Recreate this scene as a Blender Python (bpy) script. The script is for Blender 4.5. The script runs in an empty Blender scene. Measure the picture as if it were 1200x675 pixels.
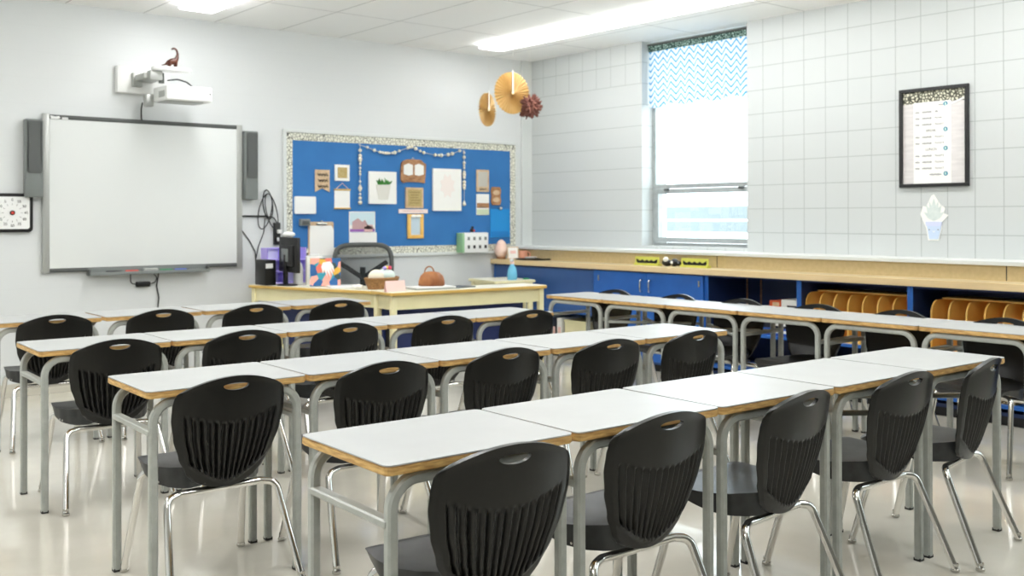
import bpy, bmesh, math, random
from mathutils import Vector, Matrix
random.seed(7)
PI = math.pi
R = math.radians
scene = bpy.context.scene
COL = scene.collection

# ------------------------------------------------------------------ materials
def srgb(r, g, b):
    f = lambda c: ((c / 255 + .055) / 1.055) ** 2.4 if c > 10.3 else c / 255 / 12.92
    return (f(r), f(g), f(b), 1)

MATS = {}
def M(name, rgb, rough=.5, metal=0, spec=.5, alpha=1, emis=0, coat=0):
    if name in MATS: return MATS[name]
    m = bpy.data.materials.new(name); m.use_nodes = True
    p = m.node_tree.nodes['Principled BSDF']
    p.inputs['Base Color'].default_value = srgb(*rgb)
    p.inputs['Roughness'].default_value = rough
    p.inputs['Metallic'].default_value = metal
    p.inputs['Specular IOR Level'].default_value = spec
    p.inputs['Alpha'].default_value = alpha
    p.inputs['Coat Weight'].default_value = coat
    if emis:
        p.inputs['Emission Color'].default_value = srgb(*rgb)
        p.inputs['Emission Strength'].default_value = emis
    MATS[name] = m
    return m

class NT:
    def __init__(s, m): s.t = m.node_tree; s.n = s.t.nodes; s.p = s.n['Principled BSDF']
    def new(s, ty, **kw):
        nd = s.n.new(ty)
        for k, v in kw.items():
            if k.startswith('i_'): nd.inputs[k[2:].replace('_', ' ')].default_value = v
            else: setattr(nd, k, v)
        return nd
    def ln(s, a, b): s.t.links.new(a, b)
    def obj(s):
        return s.new('ShaderNodeTexCoord').outputs['Object']
    def ramp(s, fac, stops, mode='LINEAR'):
        r = s.new('ShaderNodeValToRGB'); r.color_ramp.interpolation = mode
        e = r.color_ramp.elements
        while len(e) < len(stops): e.new(.5)
        for k, (pos, c) in enumerate(stops):
            e[k].position = pos; e[k].color = c
        s.ln(fac, r.inputs['Fac']); return r.outputs['Color']
    def math(s, op, a, b=None):
        nd = s.new('ShaderNodeMath', operation=op)
        for k, v in ((0, a), (1, b)):
            if v is None: continue
            if isinstance(v, (int, float)): nd.inputs[k].default_value = v
            else: s.ln(v, nd.inputs[k])
        return nd.outputs[0]
    def bump(s, h, strength=.3, dist=.005):
        b = s.new('ShaderNodeBump'); b.inputs['Strength'].default_value = strength; b.inputs['Distance'].default_value = dist
        s.ln(h, b.inputs['Height']); s.ln(b.outputs['Normal'], s.p.inputs['Normal'])

def block_wall(name, rgb, mortar, ax, off, zoff, bw, rh, msize, offset=0., bump=.4, rough=.45):
    m = M(name, rgb, rough); nt = NT(m)
    sep = nt.new('ShaderNodeSeparateXYZ'); nt.ln(nt.obj(), sep.inputs[0])
    cmb = nt.new('ShaderNodeCombineXYZ')
    nt.ln(nt.math('SUBTRACT', sep.outputs[ax], off), cmb.inputs[0])
    nt.ln(nt.math('SUBTRACT', sep.outputs[2 if zoff is not None else 1], zoff if zoff is not None else 0), cmb.inputs[1])
    br = nt.new('ShaderNodeTexBrick', offset=offset, squash=1.)
    br.inputs['Scale'].default_value = 1; br.inputs['Mortar Size'].default_value = msize
    br.inputs['Mortar Smooth'].default_value = .4; br.inputs['Brick Width'].default_value = bw; br.inputs['Row Height'].default_value = rh
    br.inputs['Color1'].default_value = srgb(*rgb); br.inputs['Color2'].default_value = srgb(*rgb); br.inputs['Mortar'].default_value = srgb(*mortar)
    nt.ln(cmb.outputs[0], br.inputs['Vector'])
    nt.ln(br.outputs['Color'], nt.p.inputs['Base Color'])
    no = nt.new('ShaderNodeTexNoise'); no.inputs['Scale'].default_value = 90; nt.ln(nt.obj(), no.inputs['Vector'])
    h = nt.math('ADD', nt.math('MULTIPLY', br.outputs['Fac'], -1.), nt.math('MULTIPLY', no.outputs[0], .12))
    nt.bump(h, bump, .004)
    return m

G = .2032
mat_right = block_wall('painted_block', (198, 202, 201), (162, 168, 166), 1, -3.0545, 1.4296, G, G, .0034)
def soften_right():
    nt = NT(mat_right); br = [n for n in nt.n if n.type == 'TEX_BRICK'][0]
    b2 = nt.new('ShaderNodeTexBrick', offset=0, squash=1.)
    for k in ('Scale', 'Mortar Size', 'Mortar Smooth', 'Row Height', 'Color1', 'Color2', 'Mortar'): b2.inputs[k].default_value = br.inputs[k].default_value
    b2.inputs['Brick Width'].default_value = 400
    src = br.inputs['Vector'].links[0].from_socket; off = nt.new('ShaderNodeVectorMath', operation='ADD'); off.inputs[1].default_value = (150, 0, 0)
    nt.ln(src, off.inputs[0]); nt.ln(off.outputs[0], b2.inputs['Vector'])
    sep = nt.new('ShaderNodeSeparateXYZ'); nt.ln(nt.obj(), sep.inputs[0])
    near = nt.math('MULTIPLY', nt.math('GREATER_THAN', sep.outputs[1], -1.66), nt.math('LESS_THAN', sep.outputs[2], 2.648))
    mix = nt.new('ShaderNodeMix', data_type='RGBA'); nt.ln(near, mix.inputs[0]); nt.ln(br.outputs['Color'], mix.inputs[6]); nt.ln(b2.outputs['Color'], mix.inputs[7])
    nt.ln(mix.outputs[2], nt.p.inputs['Base Color'])
    mf = nt.new('ShaderNodeMix', data_type='FLOAT'); nt.ln(near, mf.inputs[0]); nt.ln(br.outputs['Fac'], mf.inputs[2]); nt.ln(b2.outputs['Fac'], mf.inputs[3])
    for l in list(br.outputs['Fac'].links):
        if l.to_node.type == 'MATH': nt.ln(mf.outputs[0], l.to_socket)
soften_right()
mat_front = block_wall('painted_block_filled', (216, 219, 219), (214, 217, 217), 0, -60, 1.4296, 200, G, .0035, 0, .05)
mat_ceiling = block_wall('ceiling_tile', (247, 247, 245), (186, 186, 184), 0, -.53, None, .6096, 1.2192, .006, 0, .25, .9)
def fix_ceiling():
    nt = NT(mat_ceiling)
    for nd in nt.n:                      # shift rows so that a seam runs at y = -1.03
        if nd.type == 'MATH' and nd.operation == 'SUBTRACT' and abs(nd.inputs[1].default_value) < 1e-6: nd.inputs[1].default_value = -1.03
fix_ceiling()

def noise_mat(name, c1, c2, scale, rough=.5, stretch=(1, 1, 1), bump=0, lo=.35, hi=.65, detail=4, coat=0, metal=0):
    m = M(name, c1, rough, metal, coat=coat); nt = NT(m)
    mp = nt.new('ShaderNodeMapping'); mp.inputs['Scale'].default_value = stretch; nt.ln(nt.obj(), mp.inputs[0])
    no = nt.new('ShaderNodeTexNoise'); no.inputs['Scale'].default_value = scale; no.inputs['Detail'].default_value = detail
    nt.ln(mp.outputs[0], no.inputs['Vector'])
    nt.ln(nt.ramp(no.outputs[0], [(lo, srgb(*c1)), (hi, srgb(*c2))]), nt.p.inputs['Base Color'])
    if bump: nt.bump(no.outputs[0], bump, .002)
    return m

def leopard(name, light, dark, scale, lo=.06, hi=.12):
    m = M(name, light, .7); nt = NT(m)
    v = nt.new('ShaderNodeTexVoronoi', feature='DISTANCE_TO_EDGE'); v.inputs['Scale'].default_value = scale
    nt.ln(nt.obj(), v.inputs['Vector'])
    v2 = nt.new('ShaderNodeTexVoronoi'); v2.inputs['Scale'].default_value = scale; nt.ln(nt.obj(), v2.inputs['Vector'])
    a = nt.ramp(v.outputs['Distance'], [(lo, srgb(*dark)), (hi, srgb(*light))])
    mix = nt.new('ShaderNodeMix', data_type='RGBA', blend_type='MULTIPLY'); mix.inputs[0].default_value = .35
    nt.ln(a, mix.inputs[6]); nt.ln(nt.ramp(v2.outputs['Color'], [(0, srgb(150, 150, 130)), (1, srgb(255, 255, 255))]), mix.inputs[7])
    nt.ln(mix.outputs[2], nt.p.inputs['Base Color'])
    return m

mat_floor = noise_mat('polished_floor', (202, 198, 185), (209, 205, 193), 3.2, .12, bump=0, coat=.25)
def floor_detail():
    nt = NT(mat_floor)
    no = nt.new('ShaderNodeTexNoise'); no.inputs['Scale'].default_value = 7; no.inputs['Detail'].default_value = 6
    nt.ln(nt.obj(), no.inputs['Vector'])
    r = nt.ramp(no.outputs[0], [(.3, (.07, .07, .07, 1)), (.75, (.16, .16, .16, 1))]); nt.ln(r, nt.p.inputs['Roughness'])
floor_detail()
m_black = noise_mat('black_plastic', (9, 9, 7), (12, 12, 10), 60, .28, bump=.02)
m_black.node_tree.nodes['Principled BSDF'].inputs['Specular IOR Level'].default_value = .4
m_seat = noise_mat('black_seat_plastic', (34, 35, 36), (52, 54, 55), 14, .36, bump=.03)
m_chrome = M('chrome', (222, 220, 216), .09, 1)
m_glide = M('glide_metal', (196, 194, 188), .25, 1)
m_dark = M('dark_rubber', (28, 28, 28), .6)
m_tube = noise_mat('grey_enamel', (162, 165, 159), (172, 175, 169), 30, .3)
m_lam = noise_mat('white_laminate', (177, 179, 178), (182, 184, 183), 5, .36)
m_lam.node_tree.nodes['Principled BSDF'].inputs['Specular IOR Level'].default_value = .28
m_ply = noise_mat('plywood_edge', (226, 188, 120), (186, 142, 82), 22, .5, (1, 1, 6), .1)
m_white = M('white_plastic', (236, 237, 235), .4)
m_whitepaint = M('white_paint', (214, 218, 216), .45)
m_board = M('whiteboard_surface', (222, 225, 223), .22)
m_silver = M('silver_frame', (176, 178, 174), .35, .3)
m_dgrey = M('dark_grey_plastic', (84, 87, 85), .45)
m_grey = M('mid_grey_plastic', (122, 127, 125), .45)
m_blk = M('black_gloss', (18, 18, 18), .35)
m_blue = noise_mat('blue_bulletin_paper', (46, 112, 176), (50, 118, 182), 4, .75)
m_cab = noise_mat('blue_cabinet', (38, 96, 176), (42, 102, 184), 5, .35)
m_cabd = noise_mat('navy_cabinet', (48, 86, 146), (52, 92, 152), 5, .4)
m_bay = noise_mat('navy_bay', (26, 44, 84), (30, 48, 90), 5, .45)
m_tan = noise_mat('tan_laminate', (198, 178, 134), (190, 170, 126), 30, .45)
m_counter_edge = noise_mat('lit_wood_edge', (228, 204, 160), (216, 190, 144), 12, .4, (1, .1, 1))
m_yellow = noise_mat('honey_plywood', (246, 202, 112), (234, 180, 86), 6, .42, (1, 1, .3))
m_cream = noise_mat('cream_enamel', (238, 230, 186), (232, 224, 178), 6, .4)
m_cream_top = M('cream_laminate', (240, 236, 214), .3)
m_gold = M('oak_edge', (214, 176, 92), .45)
m_navy = M('navy_panel', (38, 52, 104), .5)
m_alu = noise_mat('aluminium', (168, 174, 174), (182, 187, 186), 20, .4, metal=.35)
m_leo = leopard('stone_print', (240, 240, 226), (62, 60, 48), 34, .02, .075)
m_leo_dark = leopard('leopard_print', (230, 228, 206), (70, 70, 58), 42, .1, .2)
m_leo_green = leopard('leaf_print', (176, 206, 196), (20, 64, 58), 48, .12, .24)
m_basket = leopard('woven_print', (206, 184, 132), (92, 74, 46), 44, .08, .18)
m_wood = noise_mat('rustic_wood', (190, 142, 100), (144, 98, 62), 18, .6, (1, 1, 7), .1)
m_paper = M('paper_white', (242, 241, 236), .7)
m_ink = M('ink_grey', (120, 118, 116), .7)
m_inkd = M('ink_dark', (44, 40, 40), .7)
m_kraft = noise_mat('kraft', (216, 190, 156), (198, 168, 132), 20, .7)
m_burlap = noise_mat('burlap', (196, 176, 120), (172, 150, 96), 90, .85)
m_pink = M('pink_card', (248, 208, 200), .6)
m_peach = M('peach_ceramic', (236, 168, 138), .4)
m_purple = M('lilac_plastic', (180, 164, 238), .4)
m_leather = noise_mat('tan_leather', (168, 108, 60), (134, 78, 38), 9, .45, (1, 1, 1), .15)
m_wicker = noise_mat('wicker', (168, 126, 76), (124, 86, 48), 60, .7, (1, 1, 4), .5)
m_gold_paper = noise_mat('gold_paper', (240, 214, 156), (229, 197, 134), 8, .55)
m_brownpom = noise_mat('brown_tissue', (132, 84, 70), (98, 56, 48), 20, .8)
m_dino = noise_mat('brown_toy', (92, 46, 26), (60, 28, 16), 30, .4)
m_red = M('red', (214, 70, 56), .4)
m_green = M('green', (44, 140, 88), .5)
m_markblue = M('marker_blue', (72, 104, 190), .4)
m_sky = M('sky_blue_plastic', (30, 144, 218), .3)
m_teal = M('teal_dot', (40, 130, 160), .5)
m_bead = M('cream_bead', (240, 232, 210), .5)
m_string = M('string', (214, 208, 196), .8)
m_leaf = noise_mat('leaf_green', (60, 150, 40), (30, 96, 30), 20, .5)
m_pot = M('pot_white', (222, 220, 210), .5)
m_fence = M('fence_paint', (132, 140, 142), .6)
m_ground = M('ground_concrete', (215, 215, 210), .9)

def glass_mat():
    m = bpy.data.materials.new('window_glass'); m.use_nodes = True
    t = m.node_tree; t.nodes.clear()
    out = t.nodes.new('ShaderNodeOutputMaterial'); mix = t.nodes.new('ShaderNodeMixShader')
    tr = t.nodes.new('ShaderNodeBsdfTransparent'); gl = t.nodes.new('ShaderNodeBsdfGlossy')
    tr.inputs[0].default_value = (.95, .98, .98, 1); gl.inputs['Roughness'].default_value = .02
    mix.inputs[0].default_value = .06
    t.links.new(tr.outputs[0], mix.inputs[1]); t.links.new(gl.outputs[0], mix.inputs[2]); t.links.new(mix.outputs[0], out.inputs[0])
    return m
m_glass = glass_mat()
def clear_mat(name, col, fac):
    m = bpy.data.materials.new(name); m.use_nodes = True
    t = m.node_tree; p = t.nodes['Principled BSDF']; p.inputs['Base Color'].default_value = srgb(*col); p.inputs['Roughness'].default_value = .15
    p.inputs['Alpha'].default_value = fac
    return m
m_film = clear_mat('clear_film', (222, 230, 234), .45)
m_bottle = clear_mat('blue_liquid', (120, 200, 232), .8)
m_mesh = clear_mat('chair_mesh', (50, 56, 58), .3)

def emit_mat(name, rgb, s):
    m = bpy.data.materials.new(name); m.use_nodes = True
    p = m.node_tree.nodes['Principled BSDF']
    p.inputs['Base Color'].default_value = (.9, .9, .9, 1); p.inputs['Emission Color'].default_value = rgb
    p.inputs['Emission Strength'].default_value = s
    return m
m_diff = emit_mat('lamp_diffuser', (1, 1, 1.0, 1), 12.5)
m_diff_dim = emit_mat('lamp_diffuser_dimmed', (1, 1, 1.0, 1), 10)  # same lamps, output lowered to keep the window wall from over-brightening

def chevron():
    m = bpy.data.materials.new('chevron_fabric'); m.use_nodes = True
    nt = NT(m); p = nt.p
    sep = nt.new('ShaderNodeSeparateXYZ'); nt.ln(nt.obj(), sep.inputs[0])
    tri = nt.math('ABSOLUTE', nt.math('SUBTRACT', nt.math('FRACT', nt.math('DIVIDE', sep.outputs[1], .108)), .5))
    v = nt.math('SUBTRACT', nt.math('DIVIDE', sep.outputs[2], .060), nt.math('MULTIPLY', tri, 2.0))
    no = nt.new('ShaderNodeTexNoise'); no.inputs['Scale'].default_value = 9; nt.ln(nt.obj(), no.inputs['Vector'])
    f = nt.math('FRACT', nt.math('ADD', v, nt.math('MULTIPLY', no.outputs[0], .25)))
    col = nt.ramp(f, [(0, srgb(36, 130, 190)), (.2, srgb(90, 176, 214)), (.34, srgb(238, 242, 247)), (.88, srgb(236, 240, 247)), (1, srgb(120, 190, 220))])
    nt.ln(col, p.inputs['Base Color']); p.inputs['Roughness'].default_value = .85
    tl = nt.new('ShaderNodeBsdfTranslucent'); nt.ln(col, tl.inputs['Color'])
    mix = nt.new('ShaderNodeMixShader'); mix.inputs[0].default_value = .24
    out = nt.n['Material Output']
    nt.ln(p.outputs[0], mix.inputs[1]); nt.ln(tl.outputs[0], mix.inputs[2]); nt.ln(mix.outputs[0], out.inputs[0])
    return m
m_chev = chevron()

def planks_grey():
    m = noise_mat('grey_plank_paper', (222, 218, 216), (208, 204, 202), 10, .5, (1, .6, 5))
    return m
m_plank = planks_grey()
def art_mat():
    m = M('abstract_art', (240, 190, 170), .5); nt = NT(m)
    v = nt.new('ShaderNodeTexVoronoi'); v.inputs['Scale'].default_value = 16; nt.ln(nt.obj(), v.inputs['Vector'])
    sep = nt.new('ShaderNodeSeparateColor'); nt.ln(v.outputs['Color'], sep.inputs[0])
    c = nt.ramp(sep.outputs[0], [(0, srgb(20, 90, 150)), (.25, srgb(244, 168, 150)), (.45, srgb(236, 120, 96)), (.6, srgb(40, 150, 170)), (.78, srgb(230, 180, 60)), (.9, srgb(30, 60, 60))], 'CONSTANT')
    nt.ln(c, nt.p.inputs['Base Color']); return m
m_art = art_mat()

# ------------------------------------------------------------------ mesh builder
def tag(o, label=None, cat=None, group=None, kind=None):
    if label: o['label'] = label
    if cat: o['category'] = cat
    if group: o['group'] = group
    if kind: o['kind'] = kind
    return o

def empty(name, loc=(0, 0, 0), rz=0, label=None, cat=None, group=None):
    o = bpy.data.objects.new(name, None); COL.objects.link(o)
    o.empty_display_size = .1
    o.location = loc; o.rotation_euler = (0, 0, rz)
    return tag(o, label, cat, group)

class MB:
    def __init__(s): s.bm = bmesh.new(); s.slot = 0; s.mark = 0
    def _fin(s, n0):
        for f in s.bm.faces[n0:] if False else list(s.bm.faces)[n0:]: f.material_index = s.slot
    def box(s, c, d, rz=0, bev=0, rot=None, seg=2):
        n0 = len(s.bm.faces)
        tmp = bmesh.new()
        bmesh.ops.create_cube(tmp, size=1)
        bmesh.ops.scale(tmp, vec=d, verts=tmp.verts)
        if bev: bmesh.ops.bevel(tmp, geom=list(tmp.edges), offset=bev, segments=seg, affect='EDGES', profile=.5)
        mt = Matrix.Translation(c) @ (rot.to_4x4() if rot is not None else Matrix.Rotation(rz, 4, 'Z'))
        bmesh.ops.transform(tmp, matrix=mt, verts=tmp.verts)
        s._merge(tmp); return s
    def bx(s, x0, x1, y0, y1, z0, z1, bev=0):
        return s.box(((x0 + x1) / 2, (y0 + y1) / 2, (z0 + z1) / 2), (abs(x1 - x0), abs(y1 - y0), abs(z1 - z0)), bev=bev)
    def _merge(s, tmp):
        me = bpy.data.meshes.new('t'); 
        for f in tmp.faces: f.material_index = s.slot
        tmp.to_mesh(me); tmp.free(); s.bm.from_mesh(me); bpy.data.meshes.remove(me)
    def cyl(s, p0, p1, r, r2=None, n=20, caps=True):
        p0 = Vector(p0); p1 = Vector(p1); d = p1 - p0
        tmp = bmesh.new()
        bmesh.ops.create_cone(tmp, cap_ends=caps, segments=n, radius1=r, radius2=r if r2 is None else r2, depth=d.length)
        q = d.to_track_quat('Z', 'Y')
        bmesh.ops.transform(tmp, matrix=Matrix.Translation((p0 + p1) / 2) @ q.to_matrix().to_4x4(), verts=tmp.verts)
        s._merge(tmp); return s
    def sphere(s, c, r, sc=(1, 1, 1), n=16):
        tmp = bmesh.new(); bmesh.ops.create_uvsphere(tmp, u_segments=n, v_segments=max(6, n * 2 // 3), radius=r)
        bmesh.ops.transform(tmp, matrix=Matrix.Translation(c) @ Matrix.Diagonal((*sc, 1)), verts=tmp.verts)
        s._merge(tmp); return s
    def sweep(s, path, sec, up=(0, 0, 1), closed=False):
        """sweep a 2-D section along a polyline (parallel transport)"""
        tmp = bmesh.new(); P = [Vector(p) for p in path]; n = len(P); rings = []
        def tan(i):
            a = P[(i - 1) % n] if (closed or i > 0) else P[i]; b = P[(i + 1) % n] if (closed or i < n - 1) else P[i]
            return (b - a).normalized()
        t = tan(0); u = Vector(up); 
        if abs(t.dot(u)) > .95: u = Vector((1, 0, 0)) if abs(t.x) < .9 else Vector((0, 1, 0))
        x = (u - t * u.dot(t)).normalized()
        for i in range(n):
            t2 = tan(i); q = t.rotation_difference(t2); x = q @ x; t = t2
            y = t.cross(x)
            k = 1.
            if 0 < i < n - 1 or closed:
                a = (P[i] - P[i - 1]).normalized(); c = max(.5, a.dot(t)); k = 1 / c
            rings.append([tmp.verts.new(P[i] + x * sx + y * sy) for sx, sy in sec])
        m = len(sec)
        for i in range(n if closed else n - 1):
            A = rings[i]; B = rings[(i + 1) % n]
            for j in range(m):
                tmp.faces.new((A[j], A[(j + 1) % m], B[(j + 1) % m], B[j]))
        if not closed:
            tmp.faces.new(rings[0][::-1]); tmp.faces.new(rings[-1])
        bmesh.ops.recalc_face_normals(tmp, faces=tmp.faces)
        s._merge(tmp); return s
    def tube(s, path, r, n=12, closed=False):
        rr = r if callable(r) else None
        sec = [(math.cos(2 * PI * k / n) * (1 if rr else r), math.sin(2 * PI * k / n) * (1 if rr else r)) for k in range(n)]
        return s.sweep(path, sec, closed=closed)
    def vtube(s, path, radii, n=14):
        """round sweep with a radius for each point"""
        tmp = bmesh.new(); P = [Vector(p) for p in path]; N = len(P); rings = []
        t = (P[1] - P[0]).normalized(); u = Vector((0, 0, 1)) if abs(t.z) < .9 else Vector((1, 0, 0))
        x = (u - t * u.dot(t)).normalized()
        for i in range(N):
            t2 = (P[min(i + 1, N - 1)] - P[max(i - 1, 0)]).normalized(); x = t.rotation_difference(t2) @ x; t = t2; y = t.cross(x)
            rings.append([tmp.verts.new(P[i] + (x * math.cos(2 * PI * k / n) + y * math.sin(2 * PI * k / n)) * radii[i]) for k in range(n)])
        for i in range(N - 1):
            for j in range(n): tmp.faces.new((rings[i][j], rings[i][(j + 1) % n], rings[i + 1][(j + 1) % n], rings[i + 1][j]))
        tmp.faces.new(rings[0][::-1]); tmp.faces.new(rings[-1])
        bmesh.ops.recalc_face_normals(tmp, faces=tmp.faces); s._merge(tmp); return s
    def prism(s, poly, depth, mat=None, bev=0):
        """polygon in local XY extruded along +Z by depth, then transformed by mat"""
        tmp = bmesh.new()
        vs = [tmp.verts.new((p[0], p[1], 0)) for p in poly]; f = tmp.faces.new(vs)
        r = bmesh.ops.extrude_face_region(tmp, geom=[f])
        bmesh.ops.translate(tmp, vec=(0, 0, depth), verts=[v for v in r['geom'] if isinstance(v, bmesh.types.BMVert)])
        bmesh.ops.recalc_face_normals(tmp, faces=tmp.faces)
        if bev: bmesh.ops.bevel(tmp, geom=[e for e in tmp.edges], offset=bev, segments=2, affect='EDGES')
        if mat is not None: bmesh.ops.transform(tmp, matrix=mat, verts=tmp.verts)
        s._merge(tmp); return s
    def lathe(s, prof, c=(0, 0, 0), n=24, sc=(1, 1)):
        tmp = bmesh.new(); rings = []
        for r, z in prof:
            rings.append([tmp.verts.new((c[0] + math.cos(2 * PI * k / n) * r * sc[0], c[1] + math.sin(2 * PI * k / n) * r * sc[1], c[2] + z)) for k in range(n)])
        for a, b in zip(rings, rings[1:]):
            for k in range(n): tmp.faces.new((a[k], a[(k + 1) % n], b[(k + 1) % n], b[k]))
        tmp.faces.new(rings[0][::-1]); tmp.faces.new(rings[-1])
        bmesh.ops.recalc_face_normals(tmp, faces=tmp.faces); s._merge(tmp); return s
    def build(s, name, mats, parent=None, smooth=35, loc=None):
        me = bpy.data.meshes.new(name); s.bm.to_mesh(me); s.bm.free()
        for m in (mats if isinstance(mats, (list, tuple)) else [mats]): me.materials.append(m)
        if smooth:
            me.polygons.foreach_set('use_smooth', [True] * len(me.polygons))
            me.set_sharp_from_angle(angle=R(smooth))
        o = bpy.data.objects.new(name, me); COL.objects.link(o)
        if parent: o.parent = parent
        if loc: o.location = loc
        return o

def copy_tree(o, parent=None):
    c = o.copy(); COL.objects.link(c)
    if parent: c.parent = parent
    for ch in list(o.children): copy_tree(ch, c)
    return c

def fillet(pts, rad, n=6):
    P = [Vector(p) for p in pts]; out = [P[0]]
    for i in range(1, len(P) - 1):
        a = (P[i - 1] - P[i]); b = (P[i + 1] - P[i]); la, lb = a.length, b.length; a.normalize(); b.normalize()
        ang = a.angle(b); d = min(rad / math.tan(ang / 2), la * .49, lb * .49)
        A = P[i] + a * d; B = P[i] + b * d
        rr = d * math.tan(ang / 2); cen = P[i] + (a + b).normalized() * (rr / math.sin(ang / 2))
        va = A - cen; vb = B - cen; w = va.angle(vb)
        for k in range(n + 1):
            t = k / n; out.append(cen + (va * math.sin((1 - t) * w) + vb * math.sin(t * w)) / math.sin(w))
    out.append(P[-1]); return out

def sq(w, h=None, c=.2):
    h = h or w; k = min(w, h) * c; a, b = w / 2, h / 2
    return [(a - k, b), (-a + k, b), (-a, b - k), (-a, -b + k), (-a + k, -b), (a - k, -b), (a, -b + k), (a, b - k)]

def text(name, body, size, mat, parent, loc, rot, ext=.0008, align='CENTER'):
    cu = bpy.data.curves.new(name, 'FONT'); cu.body = body; cu.size = size; cu.align_x = align; cu.align_y = 'CENTER'; cu.extrude = ext; cu.resolution_u = 3
    tmp = bpy.data.objects.new('tmp', cu); COL.objects.link(tmp)
    dg = bpy.context.evaluated_depsgraph_get(); me = bpy.data.meshes.new_from_object(tmp.evaluated_get(dg))
    bpy.data.objects.remove(tmp); bpy.data.curves.remove(cu)
    me.materials.clear(); me.materials.append(mat)
    o = bpy.data.objects.new(name, me); COL.objects.link(o); o.location = loc; o.rotation_euler = rot
    if parent: o.parent = parent
    return o
ROT_F = (PI / 2, 0, 0)             # faces -y (on the front wall)
ROT_R = (PI / 2, 0, -PI / 2)       # faces -x (on the window wall)
# matrices mapping local XY (+Z outwards) to the two walls
MAT_F = Matrix.Rotation(PI / 2, 4, 'X')
MAT_R = Matrix.Rotation(-PI / 2, 4, 'Z') @ Matrix.Rotation(PI / 2, 4, 'X')
def wf(x, y, z): return Matrix.Translation((x, y, z)) @ MAT_F
def wr(x, y, z): return Matrix.Translation((x, y, z)) @ MAT_R
def rrect(w, h, r, n=5):
    out = []
    for cx, cy, a0 in ((w / 2 - r, h / 2 - r, 0), (-w / 2 + r, h / 2 - r, 90), (-w / 2 + r, -h / 2 + r, 180), (w / 2 - r, -h / 2 + r, 270)):
        for k in range(n + 1):
            a = R(a0 + 90 * k / n); out.append((cx + r * math.cos(a), cy + r * math.sin(a)))
    return out

# ------------------------------------------------------------------ the room
H = 3.05; XL = -9.4; YB = -10.6
def struct(mb, name, mat, smooth=0): return tag(mb.build(name, mat, smooth=smooth), kind='structure')
struct(MB().bx(XL - .3, .35, YB - .3, .3, -.12, 0), 'floor', mat_floor)
struct(MB().bx(XL - .3, .35, YB - .3, .3, H, H + .12), 'ceiling', mat_ceiling)
struct(MB().bx(XL - .3, .35, 0, .3, 0, H), 'wall_front', mat_front)
struct(MB().bx(XL - .3, XL, YB, 0, 0, H), 'wall_left', mat_front)
struct(MB().bx(XL - .3, .35, YB - .3, YB, 0, H), 'wall_back', M('back_wall_darkened', (112, 112, 106), .6))  # unseen wall, darkened to deepen reflections in the chairs
WY0, WY1, WZ = -1.647, -2.886, 1.088         # window opening
WIN = [(WY0, WY1), (-6.55, -7.79), (-8.35, -9.59)]  # windows after the first are out of view, added for fill daylight
poly = [(0, 0), (0, H)]
for a, b in WIN: poly += [(-a, H), (-a, WZ), (-b, WZ), (-b, H)]
poly += [(-YB, H), (-YB, 0)]
# local x -> world -y, local y -> world z, thickness towards +x
mt = Matrix(((0, 0, 1, 0), (-1, 0, 0, 0), (0, 1, 0, 0), (0, 0, 0, 1)))
struct(MB().prism(poly, .35, mt), 'wall_right', mat_right)
struct(MB().bx(XL, -.56, -.012, 0, 0, .1), 'baseboard_front', M('cream_baseboard', (206, 202, 188), .5))
struct(MB().bx(-.14, 0, -.03, 0, .93, H, bev=.006), 'trim_1', m_whitepaint)          # boxed pipe in the corner
struct(MB().bx(-.325, 0, -10.5, 0, 1.03, 1.06, bev=.004), 'trim_2', m_whitepaint)    # white ledge along the window wall
tanp = MB()
tanp.bx(-.30, 0, -10.5, 0, .927, 1.03)
struct(tanp, 'trim_3', m_tan)
seam = MB()
for y in (-2.80, -5.24): seam.bx(-.302, -.30, y - .003, y + .003, .93, 1.03)
struct(seam, 'trim_4', m_dark)

# window: frame, transom, hopper sash, glass
for wn, (WA, WB_) in enumerate(WIN):
    wroot = empty(f'window_{wn + 1}', (.18, 0, 0)); tag(wroot, kind='structure')
    fx0, fx1 = -.03, .03
    fr = MB()
    fr.bx(fx0, fx1, WA - .04, WA, WZ, H); fr.bx(fx0, fx1, WB_, WB_ + .04, WZ, H)
    fr.bx(fx0, fx1, WB_ + .04, WA - .04, WZ, WZ + .03); fr.bx(fx0, fx1, WB_ + .04, WA - .04, H - .04, H)
    fr.bx(fx0, fx1, WB_ + .04, WA - .04, 1.635, 1.675)
    fr.build('window_frame', m_alu, wroot, 0)
    sa = MB()
    sa.bx(-.045, .01, WA - .085, WA - .045, WZ + .034, 1.63); sa.bx(-.045, .01, WB_ + .045, WB_ + .085, WZ + .034, 1.63)
    sa.bx(-.045, .01, WB_ + .085, WA - .085, WZ + .034, WZ + .08); sa.bx(-.045, .01, WB_ + .085, WA - .085, 1.585, 1.63)
    sash = sa.build('window_sash', m_alu, wroot, 0)
    for y in (WA - .2, WB_ + .16):
        MB().box((-.055, y, 1.622), (.03, .05, .022), bev=.005).box((-.07, y - .02, 1.618), (.02, .02, .016), bev=.004).build('latch', m_dgrey, sash)
    MB().bx(-.012, -.008, WB_ + .085, WA - .085, WZ + .08, 1.585).build('lower_pane', m_glass, wroot, 0)
    MB().bx(-.002, .002, WB_ + .04, WA - .04, 1.675, H - .04).build('upper_pane', m_glass, wroot, 0)

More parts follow.
